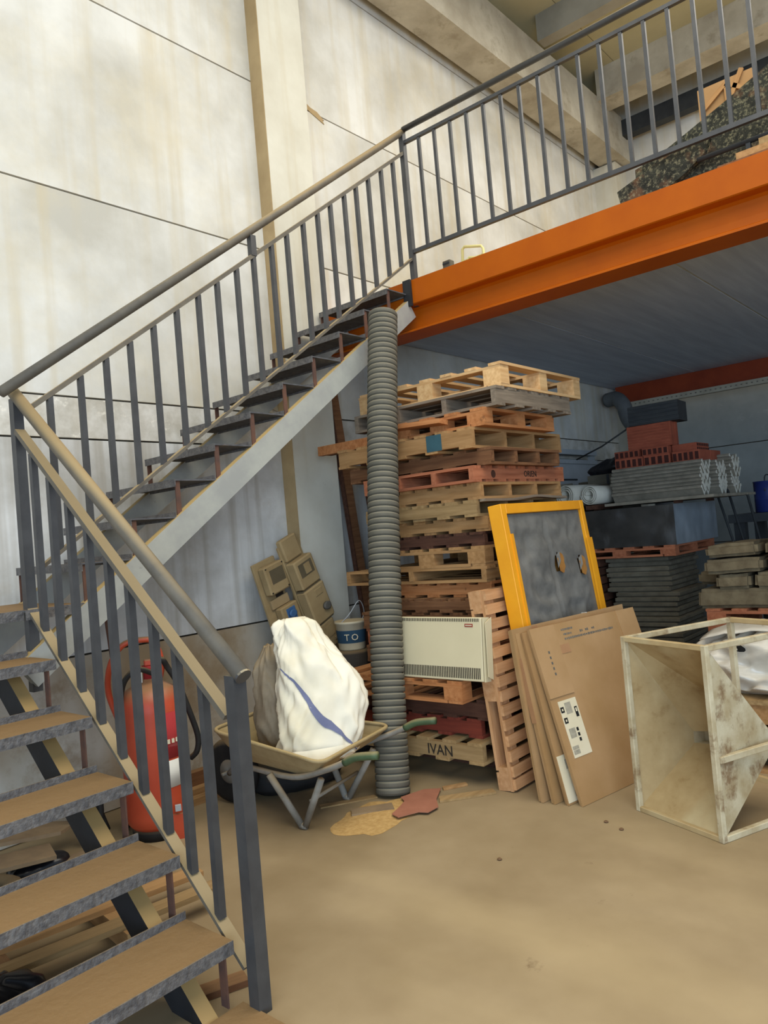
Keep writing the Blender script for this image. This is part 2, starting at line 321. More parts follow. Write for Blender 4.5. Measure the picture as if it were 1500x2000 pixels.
keep(many('slots', [((9.797, 4.0-.06*i, 2.94), (.008, .018, .010)) for i in range(70)], 'boxgrey'), tr)

# ================================================================== staircase
st = thing('metal_staircase', 'open riser metal staircase with dusty treads turning along the concrete wall', 'staircase')
NY = [2.09+.273*i for i in range(5)]; NZ = [.225+.217*i for i in range(5)]
for y, z in zip(NY, NZ):
    t = b2('tread', (.62, y+.004, z-.008), (1.5, y+.266, z), 'tread', st)
    b2('tread_lip', (.62, y, z-.042), (1.5, y+.005, z+.001), 'lip', t)
    b2('tread_lip', (.62, y+.264, z-.02), (1.5, y+.270, z+.028), 'lip', t)
for i in range(5):
    z0 = NZ[i-1] if i else .02
    for x in (1.468, .64): b2('tread_support', (x-.003, NY[i]+.006, z0+.001), (x+.003, NY[i]+.042, NZ[i]-.009), 'rust', st)
b2('foot_plate', (.62, 1.83, 0.001), (1.52, 2.09, .02), 'tread', st)
for x in (1.40, .70): bar('stringer', (x, 2.135, -.036), (x, 3.46, 1.02), .055, .12, 'stringerdark', st)
ld = b2('landing', (.62, 3.462, 1.29), (1.775, 4.15, 1.30), 'tread', st)
b2('landing_lip', (.62, 3.456, 1.255), (1.5, 3.462, 1.301), 'lip', ld)
b2('landing_lip', (1.50, 3.434, 1.255), (1.775, 3.44, 1.301), 'lip', ld)
b2('landing_edge', (1.5, 3.44, 1.29), (1.775, 3.462, 1.30), 'tread', ld)
UX = [1.777+.275*i for i in range(10)]; UZ = [1.489+.2*i for i in range(10)]
for x, z in zip(UX, UZ):
    x1 = min(x+.27, 4.49)
    t = b2('tread', (x+.004, 3.44, z-.008), (x1, 4.15, z), 'tread', st)
    b2('tread_lip', (x, 3.44, z-.04), (x+.005, 4.15, z+.001), 'lip', t)
    b2('tread_lip', (x1-.005, 3.44, z-.02), (x1, 4.15, z+.024), 'lip', t)
for i in range(10):
    z0 = UZ[i-1] if i else 1.30
    for y in (3.452, 4.138): b2('tread_support', (UX[i]+.008, y-.004, z0+.001), (UX[i]+.036, y+.004, UZ[i]-.009), 'rust', st)
for y in (3.452, 4.13):
    p0, p1 = V((1.45, y, 1.065)), V((4.48, y, 3.235)); dn = V((.582, 0, -.813))*.068
    s = bar('stringer', p0+dn, p1+dn, .05, .135, 'stringer', st)
bx('beam_bracket', (4.485, 3.43, 3.29), (.02, .07, .2), 'stringerdark', st)
LX = 1.54
hr = tube('handrail', [(LX, 1.985, 1.085), (LX, 3.49, 2.292)], .028, 'railtop', st, 14)
lerp = lambda a, b, t: a+(b-a)*t
tube('rail_cap', [(LX, 1.979, 1.080), (LX, 1.985, 1.085)], .029, 'paint', st, 14, smooth=False)
lz = lambda y, za, zb: lerp(za, zb, (y-2.07)/(3.474-2.07))
for nm, za, zb, ww, hh in (('middle_rail', .945, 2.11, .045, .022), ('bottom_rail', .130, 1.30, .045, .014)):
    bar(nm, (LX, 2.07, za), (LX, 3.46, zb), ww, hh, 'railtop', st)
b2('post', (LX-.025, 2.0, 0), (LX+.025, 2.05, 1.085), 'paint', st)
b2('post', (LX-.022, 3.455, .93), (LX+.022, 3.499, 2.262), 'paint', st)
for y in (3.347, 3.2, 3.053, 2.911, 2.768, 2.629, 2.484, 2.349, 2.206):
    z0, z1 = lz(y, .130, 1.30)+.008, lz(y, .945, 2.11)-.012
    b2('baluster', (LX-.014, y-.014, z0), (LX+.014, y+.014, z1), 'paint', st)
UY = 3.415
tube('handrail', [(1.45, UY, 2.272), (4.578, UY, 4.560)], .025, 'railtop', st, 14)
um = lambda x: lerp(2.244, 4.383, (x-1.618)/(4.553-1.618)); ub = lambda x: lerp(1.477, 3.574, (x-1.563)/(4.565-1.563))
bar('middle_rail', (1.56, UY, um(1.56)), (4.55, UY, um(4.55)), .028, .022, 'railtop', st)
bar('bottom_rail', (1.56, UY, ub(1.56)), (4.55, UY, ub(4.55)), .03, .016, 'railtop', st)
for x in (1.669, 1.827, 1.968, 2.108, 2.253, 2.404, 2.553, 2.691, 2.841, 2.978, 3.13, 3.267, 3.421, 3.562, 3.693, 3.841, 3.972, 4.114, 4.269, 4.418):
    b2('baluster', (x-.0125, UY-.0125, ub(x)), (x+.0125, UY+.0125, um(x)-.008), 'paint', st)
b2('rail_spacer', (2.955, UY-.018, um(2.97)), (2.995, UY+.018, um(2.97)+.125), 'paint', st)
b2('post', (4.545, UY-.02, 3.20), (4.585, UY+.02, 4.54), 'paint', st)

mr = thing('mezzanine_railing', 'dark grey metal guard railing along the orange mezzanine edge', 'railing', (4.565, 3.39, 3.38))
RX = 4.565
keep(tube('handrail', [(RX, 3.40, 4.565), (RX, -2.2, 4.555)], .022, 'paint', None, 12), mr)
keep(bar('middle_rail', (RX, 3.394, 4.462), (RX, -2.2, 4.452), .028, .024, 'paint'), mr)
keep(bar('bottom_rail', (RX, 3.394, 3.618), (RX, -2.2, 3.612), .028, .028, 'paint'), mr)
for i in range(38):
    y = 3.262-.1437*i; keep(b2('baluster', (RX-.011, y-.011, 3.63), (RX+.011, y+.011, 4.445), 'paint'), mr)
for y in (.30, -1.4): keep(b2('post', (RX-.02, y-.02, 3.376), (RX+.02, y+.02, 4.545), 'paint'), mr)

# ================================================================== corrugated pipe
pp = thing('corrugated_pipe', 'tall dusty black corrugated plastic pipe standing in front of the pallets', 'pipe', (3.289, 2.938, 0))
ax = curve([(3.289, 2.938, .004), (3.43, 3.02, .75), (3.585, 3.095, 1.5), (3.765, 3.178, 2.25), (3.965, 3.262, 3.0)], 4)
L = [0]
for a, b in zip(ax, ax[1:]): L.append(L[-1]+(b-a).length)
def along(s):
    for i in range(len(ax)-1):
        if s <= L[i+1] or i == len(ax)-2: return ax[i].lerp(ax[i+1], (s-L[i])/(L[i+1]-L[i]))
NR = 82; pts, rad = [], []
for i in range(NR):
    for j, r in ((0, .089), (.16, .089), (.17, .0985), (.35, .101), (.75, .101), (.98, .0985)):
        pts.append(along(L[-1]*(i+j)/NR)); rad.append(r)
v, f = sweep(pts, rad, 28); f = f[:-2]
keep(raw('pipe_wall', v, f, 'pipe', None, False), pp)
for p in pp.children[0].data.polygons: p.use_smooth = True
v2, f2 = sweep([along(0), along(L[-1]*.5), along(L[-1])], .083, 20); keep(raw('pipe_bore', v2, f2[:-2], 'rubber', None, True), pp)

# ================================================================== pallets
def board(name, par, c, l, wd, t, mt, along_y=False, jit=.006, jag=0):
    return bx(name, (c[0]+R.uniform(-jit, jit), c[1]+R.uniform(-jit, jit), c[2]), (l, wd, t), mt, par,
              (0, 0, (math.pi/2 if along_y else 0)+R.uniform(-.006, .006)), jag=jag)
def pallet(label, org, Lx, Ly, h, kind, mt, rz=0, ex=None, ez=(0, 0, 1), nb=7, nbot=5, ns=4, bw=None, group='wooden pallets in the tall stack'):
    e = ex or (math.cos(rz), math.sin(rz), 0)
    P = thing('wooden_pallet', label, 'pallet', org, e, ez, group)
    t = .018; hs = h-2*t
    def spread(n, Ltot, wd): return [wd/2+(Ltot-wd)*i/(n-1) for i in range(n)]
    if kind == 'SY':        # stringers run along y, boards along x
        bw = bw or .1
        for x in spread(ns, Lx, .038): board('stringer', P, (x, Ly/2, t+hs/2), Ly, .038, hs, mt, True, .002)
        for y in spread(nb, Ly, bw): board('deck_board', P, (Lx/2, y, h-t/2), Lx, bw, t, mt, False)
        for y in spread(nbot, Ly, bw): board('bottom_board', P, (Lx/2, y, t/2), Lx, bw, t, mt, False)
    elif kind == 'SX':
        bw = bw or .1
        for y in spread(ns, Ly, .038): board('stringer', P, (Lx/2, y, t+hs/2), Lx, .038, hs, mt, False, .002)
        for x in spread(nb, Lx, bw): board('deck_board', P, (x, Ly/2, h-t/2), Ly, bw, t, mt, True)
        for x in spread(nbot, Lx, bw): board('bottom_board', P, (x, Ly/2, t/2), Ly, bw, t, mt, True)
    else:                   # blocks
        bw = bw or .1; hs = h-3*t
        for y in spread(nb, Ly, bw): board('deck_board', P, (Lx/2, y, h-t/2), Lx, bw, t, mt)
        for x in spread(3, Lx, .1): board('cross_board', P, (x, Ly/2, h-1.5*t), Ly, .1, t, mt, True, .002)
        for x in spread(3, Lx, .1):
            for y in spread(3, Ly, .13): bx('block', (x, y, t+hs/2), (.1, .13, hs), mt, P)
        for y in spread(3, Ly, .1): board('bottom_board', P, (Lx/2, y, t/2), Lx, .1, t, mt, False, .002)
        for x in (.05, Lx-.05): board('bottom_board', P, (x, Ly/2, t/2), Ly-.22, .1, t, mt, True, .002)
    return P
ST = [  # label, x0, y0, z0, h, Lx, Ly, kind, wood, rz, options
 ('dark wooden pallet on the floor, lowest under the stack', 3.95, 2.56, 0, .13, 1.05, 1.0, 'BL', 'wdark', 0, {}),
 ('pale wooden pallet with IVAN written on its side board', 3.60, 2.506, .13, .125, 1.0, 1.05, 'SY', 'wpale', 0, dict(nb=6)),
 ('red painted pallet lying directly on the lettered pale pallet', 3.69, 2.56, .255, .115, 1.0, 1.0, 'SY', 'wpaintred', .0, {}),
 ('very dark brown pallet between the red pallet and the one under the heater', 3.67, 2.47, .37, .12, 1.05, 1.08, 'SY', 'wdark', 0, {}),
 ('orange-brown block pallet on which the cream heater stands', 3.54, 2.57, .49, .13, 1.0, 1.0, 'BL', 'worange', 0, dict(nb=6)),
 ('brown pallet mostly hidden behind the lower edge of the heater', 3.93, 2.64, .62, .115, 1.0, 1.0, 'SY', 'wbrown', 0, {}),
 ('brown pallet hidden behind the middle of the heater', 3.94, 2.63, .735, .115, 1.0, 1.0, 'SY', 'wred', 0, {}),
 ('brown pallet hidden behind the upper part of the heater', 3.93, 2.65, .85, .115, 1.0, 1.0, 'SY', 'wbrown', 0, {}),
 ('brown pallet with board ends just above the heater top', 3.92, 2.66, .965, .09, 1.0, .92, 'SY', 'wbrown', 0, {}),
 ('orange-brown pallet second above the heater, its deck boards with rounded ends', 4.0, 2.604, 1.055, .097, 1.0, .92, 'SY', 'worange', 0, dict(nb=6)),
 ('tan pallet with a narrow dark opening and a split top board', 3.95, 2.60, 1.152, .10, 1.0, 1.2, 'SX', 'wtan', 0, dict(ns=3)),
 ('tan block pallet with the widest dark openings, beside the yellow frame', 3.95, 2.60, 1.252, .128, 1.0, .92, 'BL', 'wtan', 0, dict(nb=6)),
 ('thin dark reddish pallet beside the upper yellow frame edge', 3.96, 2.60, 1.38, .088, 1.0, .92, 'SY', 'wdark', 0, {}),
 ('tan pallet level with the top corner of the yellow frame', 3.98, 2.574, 1.468, .095, 1.0, .92, 'SY', 'wtan', 0, dict(nb=6)),
 ('tan pallet with a pale patch, under the one with a bent board', 3.92, 2.611, 1.563, .105, 1.04, .92, 'SY', 'wpale', 0, {}),
 ('tan pallet with a bent whitish bottom board on its right side', 3.95, 2.59, 1.668, .108, 1.05, .92, 'SY', 'wtan', 0, {}),
 ('reddish pallet with ORIEN stamped on its side board and a knot', 3.90, 2.594, 1.776, .104, 1.17, .92, 'SX', 'wred', 0, dict(nb=9, nbot=9, bw=.085)),
 ('brown pallet with open right end, set back under the blue-marked one', 4.0, 2.524, 1.88, .110, .90, 1.2, 'SY', 'wbrown', 0, {}),
 ('tan pallet with a blue paint mark on its left side', 3.92, 2.603, 1.99, .135, 1.17, 1.15, 'SY', 'wtan', 0, {}),
 ('orange block pallet with a broken projecting board, third from the top', 3.98, 2.534, 2.126, .114, .90, .72, 'BL', 'worange', 0, dict(nb=4)),
 ('weathered grey pallet second from the top of the stack', 4.02, 2.456, 2.241, .122, .98, 1.2, 'SX', 'wgrey', 0, dict(ns=4)),
 ('pale new block pallet on the very top of the stack', 4.08, 2.449, 2.364, .156, 1.09, 1.2, 'BL', 'wnew', 0, dict(nb=7, bw=.09)),
]
PAL = []
for lb, x, y, z, h, lx, ly, k, wd, rz, kw in ST: PAL.append(pallet(lb, (x, y, z), lx, ly, h, k, wd, rz, **kw))
ivan, orien, bluep, bent, broken = PAL[1], PAL[16], PAL[18], PAL[15], PAL[19]
text('lettering', 'IVAN', .088, 'ink', ivan, (-.002, .40, .03), (0, -1, 0), (0, 0, 1), squeeze=.95)
text('lettering', 'ORIEN', .058, 'ink', orien, (.60, -.002, .033), (1, 0, 0), (0, 0, 1))
lathe('wood_knot', [(.026, 0), (.026, .002)], 'wdark', orien, 14, loc=(.22, .001, .05), rot=(math.pi/2, 0, 0))
bx('blue_mark', (-.001, .29, .068), (.003, .12, .105), 'blue', bluep)
cb = curve([(-.02, -.006, -.008), (.3, -.012, -.012), (.6, -.012, .006), (.85, -.006, -.004), (1.05, -.004, -.01)], 5)
vs = []
for p in cb: vs += [p+V((0, -.04, -.008)), p+V((0, .005, -.008)), p+V((0, .005, .008)), p+V((0, -.04, .008))]
fs = [(4*i+a, 4*i+(a+1) % 4, 4*i+4+(a+1) % 4, 4*i+4+a) for i in range(len(cb)-1) for a in range(4)]+[(0, 1, 2, 3), tuple(len(vs)-4+k for k in range(4))]
raw('bent_board', vs, fs, 'wgrey', bent)
bx('broken_board', (-.03, .53, .075), (.50, .09, .03), 'worange', broken, (.1, -.05, 1.52))
lp = pallet('reddish wooden pallet standing on edge, leaning beside the stack', (3.62, 2.428, .0), 1.0, 1.13, .115, 'BL', 'wpink', ex=(1, 0, -.0), ez=(0, -1, .085), nb=14, bw=.058, group='leaning pallet')
# timber pieces beside the stack
tb = thing('timber_batten', 'short orange-brown timber sticking out of the stack left of the pipe', 'timber', (3.99, 3.30, 2.127))
bx('batten', (.03, .36, .035), (.05, .74, .068), 'worange', tb)
bx('nailed_strip', (.085, .42, .012), (.05, .55, .022), 'wbrown', tb)
tp = thing('timber_plank', 'tall brown plank leaning on the wall behind the pallets', 'timber', (4.56, 4.10, 0), (1, 0, 0), (-.055, .05, 1))
bx('plank', (0, 0, 1.42), (.10, .028, 2.83), 'wbrown', tp); bx('edge_strip', (-.055, -.005, 1.42), (.012, .04, 2.8), 'wdark', tp)
tp2 = thing('timber_plank', 'darker plank leaning on the wall between brown plank and pipe', 'timber', (4.80, 4.06, 0), (1, 0, 0), (-.04, .06, 1))
bx('plank', (0, 0, 1.1), (.14, .03, 2.2), 'wdark', tp2); bx('edge_strip', (.075, 0, 1.1), (.012, .04, 2.2), 'wbrown', tp2)

# ================================================================== heater
hx = thing('convector_heater', 'cream metal convector heater standing on the orange-brown pallet', 'heater', (3.60, 2.39, .622), (0, 1, 0), (.09, 0, 1))
# local x runs along the wall side (+y world), local y points to -x world (towards the stairs)
b2('casing', (.03, .0, 0), (.68, .055, .36), 'heater', hx, .004)
prism('end_cap', [(.055, .0), (.055, .36), (.0, .36), (.0, .0)], 'x', .012, .022, 'heater', hx)
prism('side_flange', [(.0, .01), (.05, .03), (.062, .33), (.0, .36)], 'x', -.004, .0, 'heater', hx)
many('top_slots', [((.05+.0125*i, .0555, .345), (.005, .003, .018)) for i in range(50)], 'slot', hx)
many('bottom_slots', [((.05+.0125*i, .0555, .045), (.006, .003, .062)) for i in range(50)], 'slot', hx)
bx('badge', (.115, .056, .315), (.055, .003, .018), 'redtag', hx)
bx('badge_line', (.115, .058, .315), (.045, .001, .005), 'label', hx)

# ================================================================== yellow framed panel
yf = thing('framed_panel', 'yellow metal frame holding torn grey felt, leaning on the pallets', 'panel', (3.77, 2.16, 0), (1, 0, 0), (.0, .115, 1))
FW, FH = 1.06, 1.63
b2('frame_side', (0, 0, 0), (.055, .09, FH), 'yellow', yf, .003); b2('frame_side', (FW-.05, 0, 0), (FW, .09, FH), 'yellow', yf, .003)
b2('frame_top', (.055, 0, FH-.06), (FW-.05, .09, FH), 'yellow', yf, .003); b2('frame_bottom', (.055, 0, 0), (FW-.05, .09, .05), 'yellow', yf, .003)
b2('frame_strip', (.048, -.006, 0), (.075, .0, FH-.18), 'yellow', yf); b2('frame_strip', (FW-.06, -.012, 0), (FW+.006, .0, FH-.26), 'yellow', yf)
NX, NZ_ = 50, 76; vs, fs = [], []
for j in range(NZ_):
    for i in range(NX):
        x = .056+(FW-.108)*i/(NX-1); z = .05+(FH-.112)*j/(NZ_-1)
        e = min(i, NX-1-i, j, NZ_-1-j); k = min(1, e/4)
        d = .012*noise.noise(V((x*5+z, z*5, 2)))+.040*(abs(noise.noise(V((x*4.2+z*2, z*5.0-x*1.5, 8))))-.25)+.016*(abs(noise.noise(V((x*9, z*11, 5))))-.25)+(.012 if abs(x-.5) < .015 else 0)
        vs.append((x, .022+k*d, z))
holes = [(.575, 1.235), (.865, 1.195)]
hole_at = lambda x, z: any(((x-a)/.038)**2+((z-b)/.062)**2 < 1 for a, b in holes)
for j in range(NZ_-1):
    for i in range(NX-1):
        q = vs[j*NX+i]
        if not hole_at(q[0]+.01, q[2]+.01): fs.append((j*NX+i, j*NX+i+1, (j+1)*NX+i+1, (j+1)*NX+i))
raw('felt', vs, fs, 'felt', yf, True)
b2('backing', (.055, .06, .05), (FW-.05, .068, FH-.06), 'hole', yf)
for a, b in holes:
    ov = [V((a+.040*math.cos(k*.4488)+(.006 if k % 3 else -.004), -.006, b+.066*math.sin(k*.4488))) for k in range(14)]
    slab_poly('torn_hole', ov, .004, 'hole', yf)
    slab_poly('torn_flap', [(a-.040, -.004, b+.05), (a-.018, -.018, b+.072), (a-.024, -.020, b+.01), (a-.040, -.004, b-.03)], .003, 'felt', yf)

# ================================================================== cardboard
def carton(label, org, ex, lean, L_, wd, th, mt, cut=None):
    e = V(ex).normalized(); n = V((-e.y, e.x, 0)); T = thing('flattened_carton', label, 'cardboard', org, e, n*lean+V((0, 0, 1)), 'flattened cartons leaning on the yellow frame')
    b2('cardboard_layer', (0, 0, 0), (wd, th*.45, L_), mt, T); b2('cardboard_layer', (.006, th*.5, .004), (wd-.008, th, L_-.006), mt, T)
    return T
c1 = carton('rearmost flattened carton, widest, with a silvery tape spot on its top edge', (3.554, 2.112, 0.002), (.991, -.134, 0), .12, .925, 1.13, .032, 'card2')
bx('tape_spot', (.72, .016, .9255), (.012, .034, .003), 'white', c1)
bx('tape_strip', (.2, -.001, .46), (.05, .002, .92), 'tape', c1)
c2 = carton('second flattened carton from the back, mottled crease along its left edge', (3.562, 2.045, 0.002), (.985, -.17, 0), .19, .91, 1.0, .028, 'card2')
bx('edge_tape', (-.001, .012, .6), (.003, .03, .35), 'tape', c2)
c3 = carton('third flattened carton with a white label at its lower left corner', (3.578, 1.975, 0.002), (.98, -.2, 0), .245, .92, .93, .026, 'card')
bx('paper_label', (.055, -.0012, .13), (.10, .002, .24), 'label', c3); bx('label_print', (.075, -.0026, .20), (.04, .001, .05), 'labelgrey', c3); bx('label_square', (.085, -.0026, .045), (.022, .001, .03), 'black', c3)
c4 = carton('front flattened carton with faint printing and a white label at its left edge', (3.599, 1.905, 0.002), (.982, -.191, 0), .29, .945, .985, .024, 'card2')
b2('folded_flap', (.0, -.006, .56), (.205, 0, .945), 'card2', c4)
b2('side_flap', (.80, -.005, .66), (.985, 0, .945), 'card2', c4)
bx('tape_strip', (.245, -.0015, .80), (.09, .002, .05), 'tape', c4); bx('tape_strip', (.83, -.0065, .74), (.1, .002, .045), 'tape', c4)
lab = bx('paper_label', (.125, -.0015, .385), (.15, .002, .30), 'label', c4)
for (x, z, w_, h_) in ((.068, .488, .028, .03), (.072, .43, .028, .03), (.176, .46, .022, .055), (.140, .372, .016, .018), (.140, .345, .016, .018), (.140, .318, .016, .018)):
    bx('printed_symbol', (x, -.0032, z), (w_, .0012, h_), 'black', c4)
for (x, z, w_, h_) in ((.068, .488, .01, .012), (.072, .43, .01, .012), (.176, .47, .01, .02)):
    bx('printed_symbol', (x, -.0042, z), (w_, .001, h_), 'label', c4)
for (x, z, w_, h_) in ((.12, .49, .05, .06), (.095, .36, .05, .05), (.082, .285, .05, .018), (.082, .262, .05, .022)):
    bx('label_print', (x, -.0030, z), (w_, .001, h_), 'labelgrey', c4)
marks = []
for row, (z, x0, x1, hh) in enumerate(((.905, .26, .36, .012), (.878, .27, .34, .012), (.878, .42, .44, .014), (.878, .47, .49, .014), (.878, .53, .56, .014), (.852, .27, .72, .014))):
    x = x0
    while x < x1:
        wd = R.uniform(.006, .014); marks.append(((x+wd/2, -.0008, z), (wd, .001, hh*R.uniform(.6, 1)))); x += wd+R.uniform(.003, .006)
for k in range(5): marks.append(((.10, -.0068, .80-.03*k), (.012, .001, .014)))
many('faint_printing', marks, 'boxgrey', c4)

# ================================================================== hopper
hp = thing('metal_hopper', 'cream painted steel hopper lying on its side, pyramid mouth facing the stairs', 'hopper', (3.489, 1.165, 0), (.39, .921, 0))
HW, HH, HD = .525, .88, .78          # local: x across the mouth, -y into the pyramid, z up
o4 = [V((.08, -.46, .31)), V((.41, -.31, .30)), V((.41, -.31, .36)), V((.08, -.46, .39))]
f4 = [V((.012, 0, .012)), V((HW-.012, 0, .012)), V((HW-.012, 0, HH-.012)), V((.012, 0, HH-.012))]
for i, nm in enumerate(('sloping_plate',)*4):
    j = (i+1) % 4; q = [f4[i], f4[j], o4[j], o4[i]]
    c = sum(q, V())/4; nr = (q[1]-q[0]).cross(q[2]-q[0]).normalized(); cen = V((HW/2, -.25, HH/2))
    if nr.dot(c-cen) < 0: nr = -nr
    vs = q+[p+nr*.005 for p in q]
    o = raw(nm, vs, [(0, 1, 2, 3), (4, 5, 6, 7)]+[(k, (k+1) % 4, 4+(k+1) % 4, 4+k) for k in range(4)], 'hopper', hp)
    o.data.materials.append(M['hopperout'])
    for p in o.data.polygons:
        if p.normal.dot(nr) > .5: p.material_index = 1
for nm, p, q in (('frame_bar', (0, 0, .013), (HW, 0, .013)), ('frame_bar', (0, 0, HH-.013), (HW, 0, HH-.013))): bar(nm, p, q, .026, .026, 'hopper', hp, bev=.003)
for x in (.013, HW-.013): bar('frame_post', (x, 0, .0), (x, 0, HH), .028, .028, 'hopperout', hp, bev=.003)
for x in (.013, HW-.013):
    bar('frame_bar', (x, -.015, .014), (x, -HD, .014), .028, .028, 'hopperout', hp, bev=.003)
    bar('frame_bar', (x, -.015, HH-.014), (x, -HD, HH-.014), .028, .028, 'hopperout', hp, bev=.003)
    bar('frame_post', (x, -HD, 0), (x, -HD, HH), .028, .028, 'hopperout', hp)
bar('frame_bar', (.014, -.02, .36), (.014, -HD, .36), .025, .03, 'hopperout', hp, bev=.003)
bar('frame_bar', (0, -HD, HH-.014), (HW, -HD, HH-.014), .028, .028, 'hopper', hp, bev=.003)
bar('frame_bar', (0, -HD, .014), (HW, -HD, .014), .028, .028, 'hopper', hp)
vs = [p for p in o4]+[p+V((-.01, -.07, 0)) for p in o4]
raw('outlet_spout', vs, [(k, (k+1) % 4, 4+(k+1) % 4, 4+k) for k in range(4)]+[(4, 5, 6, 7)], 'hopperout', hp)

# ---------------- soft sacks: a closed surface from stacked rings
def sack(name, label, cat, org, rings, mt, seed=0, n=64, amp=.02, fold=7, rz=0, group=None, par=None, flat=.004, fr=1):
    T = par or thing(name, label, cat, org, (math.cos(rz), math.sin(rz), 0), group=group)
    K = curve([V((r[0], r[1], r[2])) for r in rings], 9); S = curve([V((r[3], r[4], 0)) for r in rings], 9)
    def at(u, v):            # u angle fraction, v ring index (float)
        i = min(int(v), len(K)-2); t = v-i; c = K[i].lerp(K[i+1], t); s = S[i].lerp(S[i+1], t); a = 2*math.pi*u
        ca, sa = math.cos(a), math.sin(a); e = .72
        d = V((abs(ca)**e*(1 if ca > 0 else -1)*s.x, abs(sa)**e*(1 if sa > 0 else -1)*s.y, 0))
        p = c+d; r = max(.02, (abs(s.x)+abs(s.y))/2)
        rg = lambda q: .30-abs(noise.noise(q))
        w_ = amp*(noise.noise(V((ca*1.6, sa*1.6, p.z*4+seed)))*1.2 + 1.6*rg(V((ca*1.7+p.z*4, sa*1.7-p.z*2.5, p.z*2+seed+9))*fr) + .9*rg(V((ca*3.5-p.z*7, sa*3.5+p.z*5, seed+3))*fr) + .4*math.sin(fold*a+5*noise.noise(V((p.z*5, ca, seed))))*max(0, 1-2.2*v/len(K)))
        return p+d.normalized()*w_*min(1, r/.08)+V((0, 0, .35*w_)) if d.length > 1e-6 else p
    nv = len(K); vs, fs = [], []
    for j in range(nv):
        for k in range(n): vs.append(at(k/n, j))
    z0 = min(v.z for v in vs)
    for v in vs:
        if v.z < flat+.002 and False: v.z = flat
    for j in range(nv-1):
        for k in range(n): fs.append((j*n+k, j*n+(k+1) % n, (j+1)*n+(k+1) % n, (j+1)*n+k))
    fs += [tuple(range(n)), tuple((nv-1)*n+k for k in range(n))]
    raw('sack_body' if par is None else name, vs, fs, mt, T, True)
    return T, at, nv

# ================================================================== wheelbarrow
BA = .204
wbw = thing('wheelbarrow', 'dusty steel wheelbarrow with green grips parked beside the corrugated pipe', 'wheelbarrow', (2.857, 3.201, 0), (math.cos(BA), math.sin(BA), 0))
def rr(hw_r, hw_n, yr, yn, zr, zn, k=5, rad=.10):        # rounded trapezoid loop, handle end then nose
    cs = [(-hw_r, yr, zr), (hw_r, yr, zr), (hw_n, yn, zn), (-hw_n, yn, zn)]; out = []
    for i in range(4):
        p = V(cs[i]); a = (V(cs[i-1])-p); b = (V(cs[(i+1) % 4])-p); ra = min(rad, a.length*.45, b.length*.45)
        p0, p1 = p+a.normalized()*ra, p+b.normalized()*ra
        for j in range(k+1): t = j/k; out.append(p0*(1-t)**2+p*2*t*(1-t)+p1*t*t)
    return out
rim = rr(.36, .225, -.37, .45, .402, .49, rad=.075); mid = rr(.325, .20, -.31, .39, .350, .41, rad=.06); bot = rr(.28, .16, -.24, .29, .308, .325, rad=.05)
n = len(rim); vs = rim+mid+bot; out2 = [p+V((p.x*.012, (p.y-.05)*.012, -.006)) for p in vs]
fs = [(a*n+k, a*n+(k+1) % n, (a+1)*n+(k+1) % n, (a+1)*n+k) for a in range(2) for k in range(n)]+[tuple(2*n+k for k in range(n))]
N3 = 3*n; fs += [tuple(i+N3 for i in f) for f in fs]+[(k, (k+1) % n, N3+(k+1) % n, N3+k) for k in range(n)]
raw('tray', vs+out2, fs, 'barrow', wbw, False)
tube('tray_rim', rim, .011, 'barrow', wbw, 8, closed=True)
for s in (-1, 1):
    tube('frame_tube', curve([(s*.05, .50, .19), (s*.12, .34, .265), (s*.275, -.12, .290), (s*.315, -.36, .355), (s*.322, -.50, .410)], 5), .016, 'barrowleg', wbw, 10)
    tube('handle_grip', curve([(s*.321, -.485, .403), (s*.324, -.56, .436), (s*.325, -.68, .452)], 4), .020, 'green', wbw, 12)
    for y in (-.30, .05): tube('leg', [(s*.268, y if y < 0 else .03, .29), (s*.216, -.13+(.012 if y > 0 else -.012), .019)], .019, 'barrowleg', wbw, 8)
    tube('foot', [(s*.216, -.15, .019), (s*.216, -.11, .019)], .019, 'barrowleg', wbw, 8)
tube('cross_brace', [(-.235, -.2, .16), (.235, -.2, .16)], .010, 'barrowleg', wbw, 8)
wh = lathe('wheel', [(.085, -.03), (.15, -.04), (.18, -.025), (.19, 0), (.18, .025), (.15, .04), (.085, .03)], 'rubber', wbw, 28, loc=(0, .52, .192), rot=(0, math.pi/2, 0))
lathe('wheel_rim', [(.02, -.045), (.03, -.04), (.09, -.025), (.092, .025), (.03, .04), (.02, .045)], 'barrowleg', wbw, 20, loc=(0, .52, .192), rot=(0, math.pi/2, 0))
tube('axle', [(-.09, .52, .192), (.09, .52, .192)], .01, 'barrowleg', wbw, 8)

# the white sack standing in the tray and the older bag behind it
S1, at1, nv1 = sack('white_sack', 'white woven sack with a blue-grey stripe standing in the wheelbarrow', 'sack', (2.865, 3.08, .327),
    [(.0, -.02, .0, .19, .13), (.0, -.03, .05, .222, .165), (.015, -.03, .16, .225, .165), (.03, -.01, .30, .228, .155), (.02, .02, .43, .215, .14), (.0, .04, .51, .18, .12), (-.03, .06, .60, .15, .095), (-.055, .07, .71, .118, .06), (-.06, .075, .745, .07, .025)],
    'sack', 3, n=96, amp=.030, fold=4, rz=-.55)
vs, fs = [], []
for i in range(41):
    t = i/40; u = lerp(.585, .868, t)+.012*math.sin(t*7); v = lerp(nv1*.60, nv1*.10, t); wd = .009*(.35+.9*math.sin(math.pi*min(1, t*.8+.1)))
    for du in (-wd, 0, wd):
        p = at1(u+du, v); c = V((-.01, -.02, p.z)); vs.append(p+(p-c).normalized()*.005)
for i in range(40):
    for k in range(2): fs.append((3*i+k, 3*i+k+1, 3*i+4+k, 3*i+3+k))
